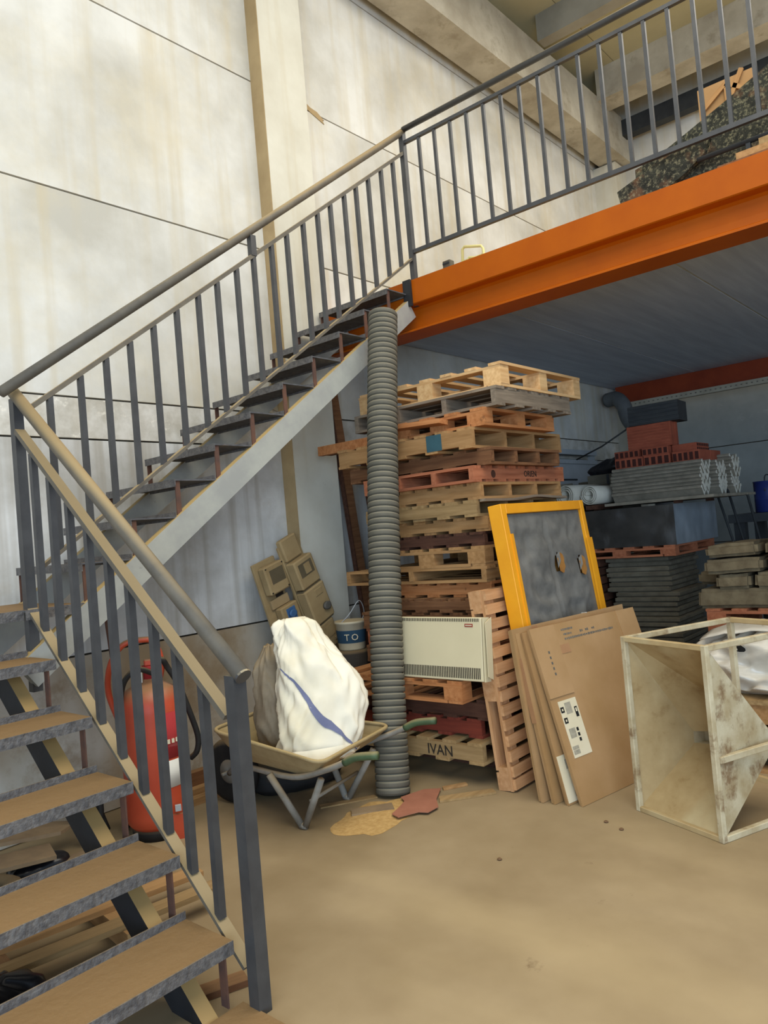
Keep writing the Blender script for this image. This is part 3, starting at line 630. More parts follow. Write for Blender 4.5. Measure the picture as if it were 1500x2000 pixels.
raw('sack_stripe', vs, fs, 'stripe', S1, True)
hem = []
for i in range(25):
    t = i/24; p = at1(lerp(.54, .84, t), nv1*.17); hem.append(p+V((0, 0, .0)))
vs, fs = [], []
for i, p in enumerate(hem):
    d = V((p.x, p.y, 0)).normalized(); k = (.030+.006*math.sin(i*.9))*math.sin(math.pi*(i+1)/26)**.5
    vs += [p+d*.004, p+d*k*.6+V((0, 0, -.02)), p+d*k+V((0, 0, -.05-.010*math.sin(i*.8)))]
raw('sack_hem', vs, [(3*i+q, 3*i+1+q, 3*i+4+q, 3*i+3+q) for i in range(24) for q in (0, 1)], 'sack', S1, True)
sack('dusty_bag', 'crumpled dusty see-through bag behind the white sack in the wheelbarrow', 'bag', (2.94, 3.38, .345),
    [(0, 0, 0, .17, .09), (0, 0, .06, .22, .10), (-.02, 0, .22, .23, .095), (-.06, 0, .38, .17, .08), (-.10, 0, .50, .10, .05), (-.12, 0, .58, .03, .02)], 'bagdark', 21, n=48, amp=.03, rz=.1)

sack('plastic_bag', 'black plastic bag on the floor behind the wheelbarrow legs', 'bag', (3.16, 3.62, .0), [(0, 0, .0, .24, .14), (0, 0, .05, .30, .17), (0, 0, .14, .28, .15), (.02, 0, .22, .18, .10), (.03, 0, .26, .06, .03)], 'rubber', 81, n=40, amp=.04, rz=-.3)
# ================================================================== electrical boards against the wall
def eboard(label, org, lean, L_, variant):
    T = thing('electrical_board', label, 'electrical box', org, (1, .10, 0), lean, 'dusty electrical boards'); L_ /= .84; T.scale = (1.12, .68, .84)
    bx('back_board', (0, .0, L_/2), (.215, .03, L_), 'box', T, bev=.004)
    y = -.015
    if variant == 0:
        bx('board_cap', (-.01, -.02, L_-.05), (.17, .07, .20), 'box', T, bev=.012)
        e = bx('enclosure', (0, -.075, L_-.29), (.20, .12, .26), 'box', T, bev=.012); bx('window', (0, -.061, .03), (.14, .004, .12), 'boxdark', e); bx('window_lid', (.01, -.066, .03), (.06, .006, .09), 'box', e)
        e = bx('enclosure', (0, -.08, L_-.60), (.21, .13, .33), 'box', T, bev=.012); bx('breaker_lid', (.02, -.068, .10), (.08, .01, .06), 'box', e, bev=.003)
        s = lathe('socket', [(.035, 0), (.035, .03), (.026, .035)], 'boxgrey', e, 16, loc=(.045, -.064, -.05), rot=(math.pi/2, 0, 0))
        e = bx('enclosure', (0, -.07, L_-.90), (.16, .11, .24), 'box', T, bev=.01); bx('cover_plate', (.01, -.057, .03), (.08, .008, .10), 'box', e); bx('latch', (.05, -.06, -.06), (.05, .012, .02), 'pillarside', e)
        for z in (L_-.43, L_-.77): bx('seam_strip', (0, -.07, z), (.20, .10, .012), 'boxdark', T)
    else:
        e = bx('enclosure', (.02, -.06, L_-.17), (.19, .09, .25), 'box', T, bev=.012); bx('window', (.01, -.046, .02), (.13, .004, .12), 'boxdark', e)
        for sx in (-1, 1):
            for sz in (-1, 1): bx('cover_screw', (sx*.08, -.047, sz*.105), (.01, .006, .01), 'slot', e)
        bx('opening', (.045, -.018, L_-.325), (.07, .01, .03), 'slot', T)
        bx('cover_plate', (.02, -.03, L_-.38), (.17, .03, .08), 'pillarside', T, bev=.004)
        e = bx('enclosure', (.045, -.06, L_-.52), (.17, .09, .19), 'box', T, bev=.012); f = bx('socket_frame', (0, -.047, .01), (.085, .008, .11), 'socket', e, bev=.003)
        lathe('socket', [(.034, 0), (.034, .022), (.026, .028)], 'socket', f, 16, loc=(0, -.003, 0), rot=(math.pi/2, 0, 0))
    return T
eboard('taller dusty electrical board with a grey socket leaning on the wall', (4.25, 4.09, 0), (-.36, .035, 1), 1.60, 0)
eb = eboard('shorter dusty electrical board with a blue socket leaning on the wall', (3.87, 4.11, 0), (-.27, .05, 1), 1.44, 1)
tube('cable_loop', curve([(.09, -.06, 1.08), (.125, -.07, .98), (.13, -.06, .88), (.15, -.05, .8)], 5), .006, 'whitepvc', eb, 6)

dr = thing('plastic_drum', 'black plastic drum under the lettered bucket by the pallets', 'drum', (3.93, 3.80, 0))
lathe('drum_wall', [(.13, 0), (.14, .03), (.14, .25), (.15, .27), (.15, .31), (.14, .33), (.14, .68), (.125, .70), (.0, .70)], 'rubber', dr, 24); lathe('drum_ring', [(.151, .27), (.156, .28), (.156, .30), (.151, .31)], 'rubber', dr, 24)
bk = thing('paint_bucket', 'dusty white bucket with a blue lettered band and wire handle', 'bucket', (3.95, 3.80, .701)); bk.scale = (.86, .86, .86)
lathe('bucket_wall', [(.108, 0), (.112, .01), (.128, .215), (.135, .218), (.135, .238), (.128, .238), (.118, .225), (.0, .222)], 'bucket', bk, 28)
lathe('label_band', [(.1175, .06), (.1275, .165)], 'bluelabel', bk, 28, caps=False)
for chh, deg in (('T', 206), ('O', 232)):
    a = math.radians(deg); tg = V((-math.sin(a), math.cos(a), 0)); text('lettering', chh, .075, 'label', bk, V((.1275*math.cos(a), .1275*math.sin(a), .085))-tg*.022, tg, (.05*math.cos(a), .05*math.sin(a), 1))
tube('wire_handle', curve([(-.13, 0, .22), (-.10, -.09, .30), (.02, -.10, .40), (.115, -.06, .30), (.13, 0, .2)], 6), .004, 'whitepvc', bk, 6)
jg = thing('clear_jug', 'grey translucent jug squeezed below the lettered bucket', 'jug', (3.69, 3.80, 0))
lathe('jug_body', [(.07, 0), (.08, .02), (.08, .55), (.07, .6), (.035, .66), (.032, .69), (.0, .69)], 'boxgrey', jg, 18)

# ================================================================== fire extinguisher
fx = thing('fire_extinguisher', 'large red wheeled fire extinguisher behind the stair railing', 'extinguisher', (2.255, 3.72, 0), (math.cos(-.5), math.sin(-.5), 0))
lathe('cylinder', [(.10, .05), (.14, .055), (.16, .08), (.166, .12), (.166, .66), (.158, .72), (.13, .775), (.08, .805), (.035, .815), (.03, .83), (.0, .83)], 'red', fx, 36)
lathe('foot_ring', [(.13, .0), (.14, .0), (.14, .06), (.13, .06)], 'rubber', fx, 28)
lathe('valve_neck', [(.028, .825), (.028, .87), (.04, .875), (.04, .90), (.0, .90)], 'redlabel', fx, 16)
b2('valve_handle', (-.02, -.03, .90), (.09, .02, .935), 'red', fx, .006)
b2('safety_pin', (-.055, -.05, .82), (-.035, -.035, .905), 'white', fx)
tube('carry_loop', curve([(-.17, .06, .62), (-.21, .05, .78), (-.19, .0, .93), (-.12, -.03, 1.03), (-.02, -.03, 1.045), (.035, -.03, 1.03), (.065, -.03, .96), (.07, -.02, .88), (.05, .02, .79)], 6), .016, 'red', fx, 10)
tube('hose', curve([(.03, -.06, .86), (-.06, -.1, .90), (-.13, -.09, .84), (-.16, -.04, .70)], 6), .015, 'rubber', fx, 10)
tube('hose', curve([(.02, 0, .90), (.07, -.05, .93), (.10, -.03, .88), (.15, -.02, .78), (.20, -.01, .62), (.235, 0, .48), (.225, 0, .40), (.19, .02, .36)], 6), .016, 'rubber', fx, 10)
def wrap(nm, a0, a1, z0, z1, r, mt):
    k = 10; vs = []
    for i in range(k+1):
        a = lerp(a0, a1, i/k)
        for q in (r, r+.002): vs += [(q*math.cos(a), q*math.sin(a), z0), (q*math.cos(a), q*math.sin(a), z1)]
    fs = []
    for i in range(k): b = 4*i; fs += [(b, b+1, b+5, b+4), (b+2, b+3, b+7, b+6), (b, b+2, b+6, b+4), (b+1, b+3, b+7, b+5)]
    fs += [(0, 1, 3, 2), (4*k, 4*k+1, 4*k+3, 4*k+2)]
    return raw(nm, vs, fs, mt, fx, True)
wrap('faded_label', math.radians(-84), math.radians(-22), .42, .66, .1665, 'redlabel')
wrap('white_label', math.radians(-72), math.radians(-34), .27, .41, .1665, 'white')
lab = []
for k in range(5): a = math.radians(-75+9*k); lab.append(((.1695*math.cos(a), .1695*math.sin(a), .51), (.014, .008, .022)))
many('label_print', lab, 'label', fx)
b2('support_leg', (.05, -.165, .0), (.13, -.15, .13), 'red', fx); bx('wing_bolt', (.09, -.17, .165), (.03, .02, .03), 'whitepvc', fx)
for s in (-1, 1): lathe('wheel', [(.03, -.02), (.09, -.022), (.10, 0), (.09, .022), (.03, .02)], 'rubber', fx, 20, loc=(s*.17, .17, .10), rot=(0, math.pi/2, 0))
rd = thing('flat_bar', 'rusty flat bar leaning on the wall behind the extinguisher', 'metal bar', (2.26, 3.95, 0), (1, 0, 0), (.06, .26, 1)); bx('bar', (0, 0, .62), (.035, .008, 1.24), 'rust', rd)

# timber along the wall foot behind the extinguisher
for i, (y, z, d, lb, L_) in enumerate(((4.21, .05, .10, 'brown skirting plank lying along the wall foot, thickest of three', 1.25), (4.05, .025, .05, 'narrow batten lying on the floor beside the wall foot plank', 1.3), (3.92, .02, .04, 'outermost narrow batten on the floor below the extinguisher hose', 1.2))):
    t = thing('timber_batten', lb, 'timber', (2.55, y, 0), (1, -.05, 0), group='battens along the wall foot'); bx('batten', (L_/2-.1, 0, z), (L_, .06, d-.001), ('wbrown', 'wtan', 'wtan')[i], t)

# ================================================================== floor litter by the pipe
def mound(name, label, cat, c, rx, ry, h, mt, seed):
    vs, fs = [(c[0], c[1], h)], []; n = 30; K = 6
    for j in range(1, K+1):
        for k in range(n):
            a = 2*math.pi*k/n; e = 1+.45*noise.noise(V((math.cos(a)*1.7, math.sin(a)*1.7, seed))); r = j/K
            vs.append((c[0]+rx*e*r*math.cos(a), c[1]+ry*e*r*math.sin(a), max(.001, h*(1-r)**1.3+.003*noise.noise(V((k, j, seed)))*(1-r)) if j < K else .001))
    fs = [(0, 1+k, 1+(k+1) % n) for k in range(n)]
    for j in range(K-1):
        for k in range(n): fs.append((1+j*n+k, 1+j*n+(k+1) % n, 1+(j+1)*n+(k+1) % n, 1+(j+1)*n+k))
    return tag(stuff(raw(name, vs, fs, mt, None, True)), label, cat)
mound('sawdust_pile', 'thin spill of yellow sawdust on the floor around the pipe foot', 'sawdust', (2.98, 2.80), .30, .20, .012, 'sawdust', 4)
def flat(name, label, cat, pts, z, th, mt, group=None):
    o = prism(name, pts, 'z', z, z+th, mt); return tag(o, label, cat, group)
flat('torn_paper', 'torn reddish piece of board lying on the floor against the pipe foot', 'scrap', [(3.40, 2.80), (3.46, 2.72), (3.31, 2.64), (3.22, 2.56), (3.13, 2.56), (3.11, 2.61), (3.00, 2.66), (3.02, 2.72), (3.12, 2.75), (3.20, 2.78), (3.24, 2.84)], .014, .004, 'kraft')
flat('wood_offcut', 'long pale board offcut on the floor right of the reddish scrap', 'offcut', [(3.36, 2.66), (3.60, 2.46), (3.56, 2.41), (3.30, 2.61)], .001, .012, 'wpale', 'offcuts by the pipe')
flat('wood_offcut', 'shorter pale board offcut just behind the longer one near the pallets', 'offcut', [(3.50, 2.74), (3.62, 2.66), (3.60, 2.63), (3.47, 2.71)], .001, .012, 'wtan', 'offcuts by the pipe')
flat('wood_offcut', 'grey board offcut left of the pipe foot under the barrow handles', 'offcut', [(2.98, 2.98), (3.16, 2.84), (3.10, 2.77), (2.92, 2.92)], .001, .012, 'tile', 'offcuts by the pipe')
flat('wood_offcut', 'flat grey-brown strip on the floor under the wheelbarrow', 'offcut', [(2.95, 3.20), (3.22, 3.02), (3.20, 2.98), (2.92, 3.16)], .001, .008, 'wpale', 'offcuts by the pipe')
for i, (x, y, lb) in enumerate(((2.86, 1.95, 'small dark chip on the open floor in front of the barrow'), (3.42, 1.62, 'small dark crumb on the floor left of the hopper'), (3.47, 1.72, 'tiny crumb on the floor between cartons and hopper'), (2.45, .62, 'pale pebble at the right of the empty floor'))):
    tag(lathe('grit', [(.008, 0), (.012, .004), (.006, .009), (.0, .01)], 'wdark' if i < 3 else 'white', None, 7, loc=(x, y, 0), smooth=False), lb, 'debris', 'specks on the floor')

# ================================================================== clutter under the lower flight
def lay(label, p, q, wd, th, mt, z=0, group='loose boards under the stair'):
    p, q = V((p[0], p[1], z)), V((q[0], q[1], z)); t = thing('loose_board', label, 'board', p, q-p, group=group)
    L_ = (q-p).length; bx('plank', (L_/2, 0, th/2+.0005), (L_, wd, th), mt, t); bx('saw_cut', (L_-.001, 0, th/2+.0005), (.004, wd*.98, th*.96), 'wpale', t); return t
lay('long pale board under the second lowest tread, nearest the wall', (.75, 3.34), (2.0, 3.10), .10, .022, 'wtan', .078)
lay('long pale board under the second lowest tread, middle one', (.75, 3.12), (1.95, 2.93), .09, .022, 'wtan', .078)
lay('long pale board under the lowest tread, nearest the camera', (.85, 2.90), (1.90, 2.74), .08, .022, 'wpale', .078)
lay('short cross board under the boards below the stair, left one', (1.14, 3.40), (1.06, 2.76), .12, .076, 'wbrown', .001)
lay('short cross board under the boards below the stair, right one', (1.62, 3.34), (1.54, 2.72), .12, .076, 'wtan', .001)
lay('lone brown offcut on the floor below the lowest tread', (1.42, 2.28), (1.62, 2.20), .07, .022, 'wbrown', .001)
lay('slanting board resting on the tile pieces beneath the stair', (1.25, 3.92), (1.70, 4.12), .07, .03, 'wbrown', .13)
def shard(label, pts, z, tilt, mt='tile'):
    o = slab_poly('tile_shard', [(x, y, z+tilt*(x-pts[0][0])) for x, y in pts], .018, mt); return tag(o, label, 'tile', 'broken tiles under the stair')
shard('largest broken tile shard on top of the heap by the wall', [(1.50, 3.90), (1.78, 3.86), (1.93, 3.98), (1.80, 4.10), (1.55, 4.14)], .16, -.12)
shard('middle broken tile shard beneath the largest one', [(1.42, 3.72), (1.66, 3.66), (1.72, 3.86), (1.48, 3.92)], .105, -.05)
shard('small lower tile shard at the heap edge', [(1.62, 3.60), (1.80, 3.62), (1.84, 3.74), (1.66, 3.76)], .035, .0)
tyre = thing('old_tyre', 'dark dusty ring lying at the left edge beneath the stair', 'tyre', (1.30, 3.62, 0)); tube('tyre_ring', [(.13*math.cos(a*.2618), .13*math.sin(a*.2618), .056) for a in range(24)], .055, 'rubber', tyre, 12, closed=True)
sack('plastic_bag', 'black plastic bag under the stair beside the tile shards', 'bag', (1.62, 3.78, .0), [(0, 0, .0, .10, .07), (0, 0, .03, .13, .09), (0, 0, .07, .12, .08), (0, 0, .10, .04, .03)], 'darkbag', 31, n=32, amp=.02, group='black bags under the stair')
sack('plastic_bag', 'black plastic bag at the left end of the boards under the stair', 'bag', (1.02, 3.18, .05), [(0, 0, .0, .12, .10), (0, 0, .04, .16, .13), (0, 0, .10, .14, .11), (0, 0, .15, .05, .04)], 'darkbag', 41, n=36, amp=.03, group='black bags under the stair')
sack('plastic_bag', 'small black plastic bag nearest the camera under the stair', 'bag', (.98, 2.72, .0), [(0, 0, .0, .10, .09), (0, 0, .04, .15, .12), (0, 0, .10, .12, .10), (0, 0, .14, .04, .03)], 'darkbag', 51, n=36, amp=.03, group='black bags under the stair')
cbl = thing('hose_coil', 'black hose hanging in a coil behind the lower stringer', 'hose', (1.95, 3.90, 0))
tube('coil', curve([(0, 0, .02), (-.05, .02, .2), (0, 0, .36), (.06, -.02, .2), (.03, 0, .02), (-.02, .05, .1), (.02, .03, .30), (.10, 0, .05)], 6), .018, 'rubber', cbl, 8)

# ================================================================== stores at the far end under the mezzanine
def unit(kind, label, cat, lo, hi, mt, group=None, bev=0, jag=0, rz=0):
    c = [(a+b)/2 for a, b in zip(lo, hi)]; t = thing(kind, label, cat, (c[0], c[1], lo[2]), (math.cos(rz), math.sin(rz), 0), group=group)
    return t, c, [b-a for a, b in zip(lo, hi)]
# stack of grey slabs (edges towards the stairs)
names = ['top', 'second', 'third', 'fourth', 'fifth', 'sixth', 'seventh', 'eighth', 'ninth', 'tenth', 'eleventh', 'twelfth', 'thirteenth', 'fourteenth', 'fifteenth', 'sixteenth', 'seventeenth', 'eighteenth', 'nineteenth', 'twentieth', 'twenty-first', 'twenty-second']
z = .12
base = pallet('dark pallet under the tall stack of grey slabs', (6.52, 2.40, 0), .85, .62, .12, 'SX', 'wdark', group='pallets under the far stores', nb=6)
for i in range(22):
    h = .0448; dx, dy = R.uniform(-.02, .02), R.uniform(-.025, .025)
    if i > 14: dy += .04
    t = thing('concrete_slab', 'grey concrete slab, %s from the top of the tall slab stack' % names[21-i] if i < 21 else 'grey concrete slab on top of the tall slab stack', 'slab', (6.62+.35+dx, 2.70+dy, z), group='grey slabs in the tall stack')
    bx('slab_core', (0, 0, h/2), (.69, .55, h-.001), 'slab', t); bx('slab_rim', (0, 0, h/2-.002), (.72, .58, h-.013), 'slab', t, bev=.003)
    z += h
TOPZ = z
# wrapped bales on the slabs
pr1 = pallet('reddish pallet under the film-wrapped bale', (6.52, 2.36, TOPZ), 1.05, 1.0, .095, 'BL', 'wred', group='pallets under the far stores', nb=6)
WZ = TOPZ+.095
bl = thing('wrapped_bale', 'film-wrapped bale with dark front and pale side, above the slab stack', 'bale', (6.52, 2.34, WZ))
BW, BD, BH = 1.12, .98, 1.55-WZ
NXb = 14
def rough_face(name, fn, nu, nv, mt, par, amp, seed, off):
    vs = [];
    for j in range(nv+1):
        for i in range(nu+1):
            p, nr = fn(i/nu, j/nv); e = min(i, nu-i, j, nv-j); k = 0 if e == 0 else 1
            vs.append(p+nr*(amp*k*(noise.noise(V((p.x*5, p.y*5+seed, p.z*6)))+.5*noise.noise(V((p.x*14, p.y*14, p.z*12+seed))))))
    fs = [(j*(nu+1)+i, j*(nu+1)+i+1, (j+1)*(nu+1)+i+1, (j+1)*(nu+1)+i) for j in range(nv) for i in range(nu)]
    return raw(name, vs, fs, mt, par, True)
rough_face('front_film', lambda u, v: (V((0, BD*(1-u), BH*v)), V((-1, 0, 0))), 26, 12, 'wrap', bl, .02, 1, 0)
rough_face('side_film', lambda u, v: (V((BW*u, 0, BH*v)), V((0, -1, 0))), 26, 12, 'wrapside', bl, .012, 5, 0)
rough_face('top_film', lambda u, v: (V((BW*u, BD*v, BH)), V((0, 0, 1))), 14, 12, 'wrap', bl, .004, 7, 0)
b2('core', (.02, .02, .0), (BW-.02, BD-.02, BH-.02), 'wrap', bl)
# neighbouring stack left of it
t = thing('board_stack', 'dark stack of boards behind the yellow frame, left of the slab stack', 'board stack', (6.55, 3.06, 0))
for i in range(14): bx('stacked_board', (.40+R.uniform(-.02, .02), .31+R.uniform(-.01, .01), .0395+.079*i), (.8, .60, .064), 'wdark', t); bx('spacer', (.4, .31, .0755+.079*i), (.7, .5, .014), 'wdark', t)
# shelf board and W-profile fibre cement tiles
sb = thing('shelf_board', 'pale board carrying the zigzag cement tiles', 'board', (6.50, 2.02, 1.578)); bx('board', (.62, .45, .012), (1.25, .95, .024), 'cement', sb)
for q in ((.15, .06), (1.0, .06), (.15, .8), (1.0, .8)): bx('spacer', (q[0], q[1]+.26, -.012), (.06, .06, .024), 'wdark', sb)
def wtile(label, org, wd, h, ln):
    t = thing('zigzag_tile', label, 'tile', org, group='zigzag fibre cement tiles'); th = .013
    prof = [(-wd*.5, h), (-wd*.25, 0.0), (0, h*.8), (wd*.25, 0.0), (wd*.5, h)]
    tip = [(-wd*.5-.012, h-.012)] + prof + [(wd*.5+.012, h-.012)]
    top = [(x, z+th) for x, z in tip]
    prism('tile_sheet', tip+top[::-1], 'y', .006, ln, 'cement', t); prism('cut_end', tip+top[::-1], 'y', 0, .006, 'paleroll', t); return t
cnames = ['left', 'middle', 'right']
for c, (x, n0, y0) in enumerate(((6.70, 8, 2.10), (7.06, 8, 2.08), (7.42, 10, 2.06))):
    for i in range(n0):
        wtile('zigzag cement tile, %s from the bottom of the %s column' % (['lowest', 'second', 'third', 'fourth', 'fifth', 'sixth', 'seventh', 'eighth', 'ninth', 'tenth', 'eleventh'][i], cnames[c]),
              (x+R.uniform(-.012, .012), y0+R.uniform(-.015, .015), 1.603+.031*i), .20, .075, .80)
# rolls
def roll(label, org, ex, r, ln, mt):
    t = thing('rolled_sheet', label, 'roll', org, ex)
    pts = [(r*(.45+.55*i/60)*math.cos(i*.314), r*(.45+.55*i/60)*math.sin(i*.314)) for i in range(61)]
    vs = []; fs = []
    for x in (0, ln):
        for a, b in pts: vs.append((x, a, b+r))
    n = len(pts); fs = [(i, i+1, n+i+1, n+i) for i in range(n-1)]
    o = raw('rolled_layer', vs, fs, mt, t, True); md = o.modifiers.new('thickness', 'SOLIDIFY'); md.thickness = .008; return t
roll('pale roll of sheeting with a dark hollow end on the wrapped bale', (6.52, 3.34, 1.606), (.97, -.24, 0), .112, .60, 'paleroll')
roll('frayed pale roll lying beside the hollow-ended roll', (6.52, 3.10, 1.606), (.985, -.17, 0), .095, .50, 'paleroll')
bs = thing('bale_support', 'dark wrapped bundle carrying the pale rolls', 'bundle', (6.53, 3.366, TOPZ+.001)); b2('roll_batten', (0, -.34, 1.562-TOPZ), (.55, -.22, 1.603-TOPZ), 'wdark', bs); b2('bundle_wrap', (0, 0, .02), (.9, .36, 1.605-TOPZ), 'wrap', bs, .03); b2('bundle_base', (.0, 0, 0), (.9, .36, .02), 'wdark', bs)
# hollow bricks on the tiles
BZ = 1.603+.031*7+.092
def brick(label, org, rz, d=(.24, .24, .075), rows=1, cols=5, face='x'):
    t = thing('hollow_brick', label, 'brick', org, (math.cos(rz), math.sin(rz), 0), group='terracotta bricks on the cement tiles')
    bx('brick_body', (0, 0, d[2]/2), d, 'brick', t, bev=.003)
    for r_ in range(rows):
        for c in range(cols):
            if face == 'x': bx('core_hole', (-d[0]/2-.0005, -d[1]/2+d[1]*(c+.5)/cols, d[2]*(r_+.5)/rows), (.004, d[1]/cols*.62, d[2]/rows*.66), 'brickhole', t)
            else: bx('core_hole', (-d[0]/2+d[0]*(c+.5)/cols, -d[1]/2-.0005, d[2]*(r_+.5)/rows), (d[0]/cols*.6, .004, d[2]/rows*.6), 'brickhole', t)
    return t
brick('terracotta brick lying at the front of the lower course, right end, pale plain side', (6.98, 2.30, BZ), 0, (.30, .24, .10), 1, 5)
brick('terracotta brick in the lower course behind the pale-sided one', (7.28, 2.30, BZ), 0, (.28, .24, .10), 1, 5)
brick('terracotta brick in the middle of the lower course', (6.98, 2.56, BZ), 0, (.30, .24, .10), 1, 4)
brick('terracotta brick at the left end of the lower course with four dark cores', (6.96, 2.82, BZ), .04, (.30, .26, .10), 1, 5)
brick('terracotta brick on the upper course, right, side rows of small cores', (7.16, 2.36, BZ+.101), 0, (.34, .22, .075), 2, 7, 'y')
brick('terracotta brick on the upper course, middle', (7.05, 2.60, BZ+.101), .03, (.30, .24, .075), 1, 5)
brick('terracotta brick on the upper course, left', (7.05, 2.86, BZ+.101), -.03, (.30, .24, .075), 1, 5)
rb = thing('ribbed_block', 'large reddish ribbed terracotta block standing on the bricks', 'brick', (7.05, 2.66, BZ+.178))
bx('block_body', (0, 0, .11), (.20, .40, .22), 'brick', rb)
for i in range(8): bx('rib', (-.102, 0, .018+.0262*i), (.008, .40, .014), 'brick', rb)
bx('end_rib', (-.08, -.205, .11), (.05, .012, .22), 'brick', rb); bx('end_rib', (.05, -.205, .11), (.05, .012, .22), 'brick', rb)
db = thing('ribbed_box', 'dark ribbed plastic box on top of the reddish block', 'box', (7.06, 2.60, BZ+.399), (.985, .05, 0))
bx('box_body', (0, 0, .09), (.26, .46, .18), 'duct', db)
for i in range(5): bx('rib', (-.133, 0, .02+.035*i), (.008, .46, .012), 'darksteel', db)
db.children[0].data = boxmesh((.26, .46, .18), 'darksteel')
sack('crumpled_bag', 'black crumpled bag lying left of the bricks', 'bag', (7.26, 3.22, BZ), [(0, 0, .0, .10, .17), (0, 0, .05, .12, .20), (0, -.03, .10, .09, .14), (0, -.06, .15, .03, .05)], 'darkbag', 61, n=32, amp=.03)
# support under the black bag
sp = thing('tile_bundle', 'dark bundle of tiles under the black crumpled bag', 'bundle', (7.26, 3.20, 1.556)); b2('bundle', (-.10, -.22, 0), (.16, .2, BZ-1.557), 'slab', sp); b2('bundle_strap', (-.103, -.03, 0), (-.10, .0, BZ-1.56), 'darksteel', sp)
# ducts and tubes
du = thing('elbow_duct', 'grey elbow duct coming out of the wall under the rear orange beam', 'duct', (9.6, 4.28, 2.9))
keep(tube('duct_tube', curve([(9.66, 4.20, 3.03), (9.60, 4.05, 3.02), (9.50, 3.92, 2.90), (9.45, 3.85, 2.7), (9.30, 3.62, 2.42), (9.15, 3.42, 2.18), (9.1, 3.38, 1.6), (9.1, 3.38, .0)], 5), .095, 'duct', None, 16), du)
for i, (x, y, lb, mt_) in enumerate(((7.6, 3.92, 'grey concrete tube standing behind the pallets, left one', 'cement'), (7.75, 3.66, 'grey concrete tube standing behind the pallets, right one', 'slab'))):
    t = thing('concrete_tube', lb, 'tube', (x, y, 0), group='standing tubes')
    lathe('tube_wall', [(.11, 0), (.11, 1.83), (.12, 1.84), (.12, 1.88), (.09, 1.88), (.09, 1.6)], mt_, t, 20)
sh = thing('window_frame', 'pale old frame propped along the wall at the far end', 'frame', (8.1, 4.12, 1.9))
b2('frame_rail', (-.6, 0, .36), (.9, .10, .42), 'whitepvc', sh); b2('frame_rail', (-.6, 0, .25), (.9, .08, .30), 'whitepvc', sh); b2('frame_leaf', (-.55, .03, -.0), (.85, .06, .25), 'whitepvc', sh); b2('dark_gap', (-.3, .02, .05), (.35, .03, .07), 'darksteel', sh)
b2('frame_stile', (-.6, .03, -1.9), (-.52, .09, .36), 'whitepvc', sh); b2('frame_stile', (.82, .03, -1.9), (.9, .09, .36), 'whitepvc', sh)
tube('thin_rod', [(-.05, .22, .02), (.15, .62, -.12), (.35, .98, -.20)], .008, 'darksteel', db, 6)  # thin rod reaching from the ribbed box towards the wall, parented to the box
# metal rods leaning right of the wrapped bale
for i, (x, y, dx, dy, ln, lb) in enumerate(((7.35, 1.86, -.02, .22, 1.95, 'leaning dark steel rod nearest the bale'), (7.35, 1.80, .0, .20, 1.80, 'leaning dark steel rod in the middle of the trio'), (7.42, 1.72, -.02, .16, 1.6, 'leaning dark steel rod farthest from the bale, shortest'))):
    t = thing('steel_rod', lb, 'rod', (x, y, 0), (1, 0, 0), (dx, dy, 1), group='steel rods by the bale'); tube('rod', [(0, 0, 0), (0, 0, ln)], .011, 'darksteel', t, 6); tube('rod_tip', [(0, 0, ln), (0, 0, ln+.01)], .012, 'cement', t, 6)
# dark shelf with blue cans
dk = thing('dark_bench', 'low dark bench at the back carrying blue cans', 'bench', (8.0, 1.5, 0))
b2('bench_top', (-.3, -1.1, 1.32), (.6, .75, 1.40), 'darksteel', dk)
for y in (-1.0, .62): b2('bench_leg', (-.25, y, 0), (-.15, y+.1, 1.32), 'darksteel', dk); b2('bench_leg', (.45, y, 0), (.55, y+.1, 1.32), 'darksteel', dk)
b2('bench_shelf', (-.25, -1.0, .5), (.55, .7, .55), 'wdark', dk)
for i, (x, y, lb) in enumerate(((7.95, 1.93, 'blue metal can at the left end of the dark bench'), (8.0, 1.62, 'blue metal can second on the dark bench, at the picture edge'))):
    t = thing('metal_can', lb, 'can', (x, y, 1.401), group='blue cans'); lathe('can_body', [(.125, 0), (.13, .01), (.13, .12), (.133, .125), (.13, .13), (.13, .29), (.135, .295), (.13, .3), (.0, .29)], 'bluecan', t, 20); tube('can_handle', curve([(-.13, 0, .2), (-.10, 0, .33), (0, 0, .36), (.10, 0, .33), (.13, 0, .2)], 4), .006, 'darksteel', t, 6)
# rough stones on pallets at right
def stone(label, lo, hi, notch=False, tilt=0):
    c = [(a+b)/2 for a, b in zip(lo, hi)]; d = [b-a for a, b in zip(lo, hi)]
    t = thing('stone_block', label, 'stone', (c[0], c[1], lo[2]), (1, 0, 0), (0, tilt, 1), group='rough stone blocks')
    bm = bmesh.new(); bmesh.ops.create_cube(bm, size=1); bmesh.ops.scale(bm, vec=V(d), verts=bm.verts)
    bmesh.ops.bevel(bm, geom=bm.edges[:], offset=min(.022, d[2]*.25), segments=2, affect='EDGES'); bmesh.ops.subdivide_edges(bm, edges=[e for e in bm.edges if e.calc_length() > .09], cuts=4, use_grid_fill=True)
    sd = R.uniform(0, 50)
    for v in bm.verts:
        p = v.co.copy(); v.co = p+V((0, 0, d[2]/2))+V([.010*noise.noise(V((p.x*6+sd, p.y*6+i*7, p.z*6)))+.005*noise.noise(V((p.x*21+sd, p.y*21+i*3, p.z*21))) for i in range(3)])
    me = bpy.data.meshes.new('stone'); bm.to_mesh(me); bm.free(); put('stone_body', me, 'stone', t)
    if notch: bx('notch', (-d[0]/2+.008, -.01, d[2]*.55), (.02, d[1]*.35, d[2]*.32), 'slot', t)
    return t
sx = 5.6
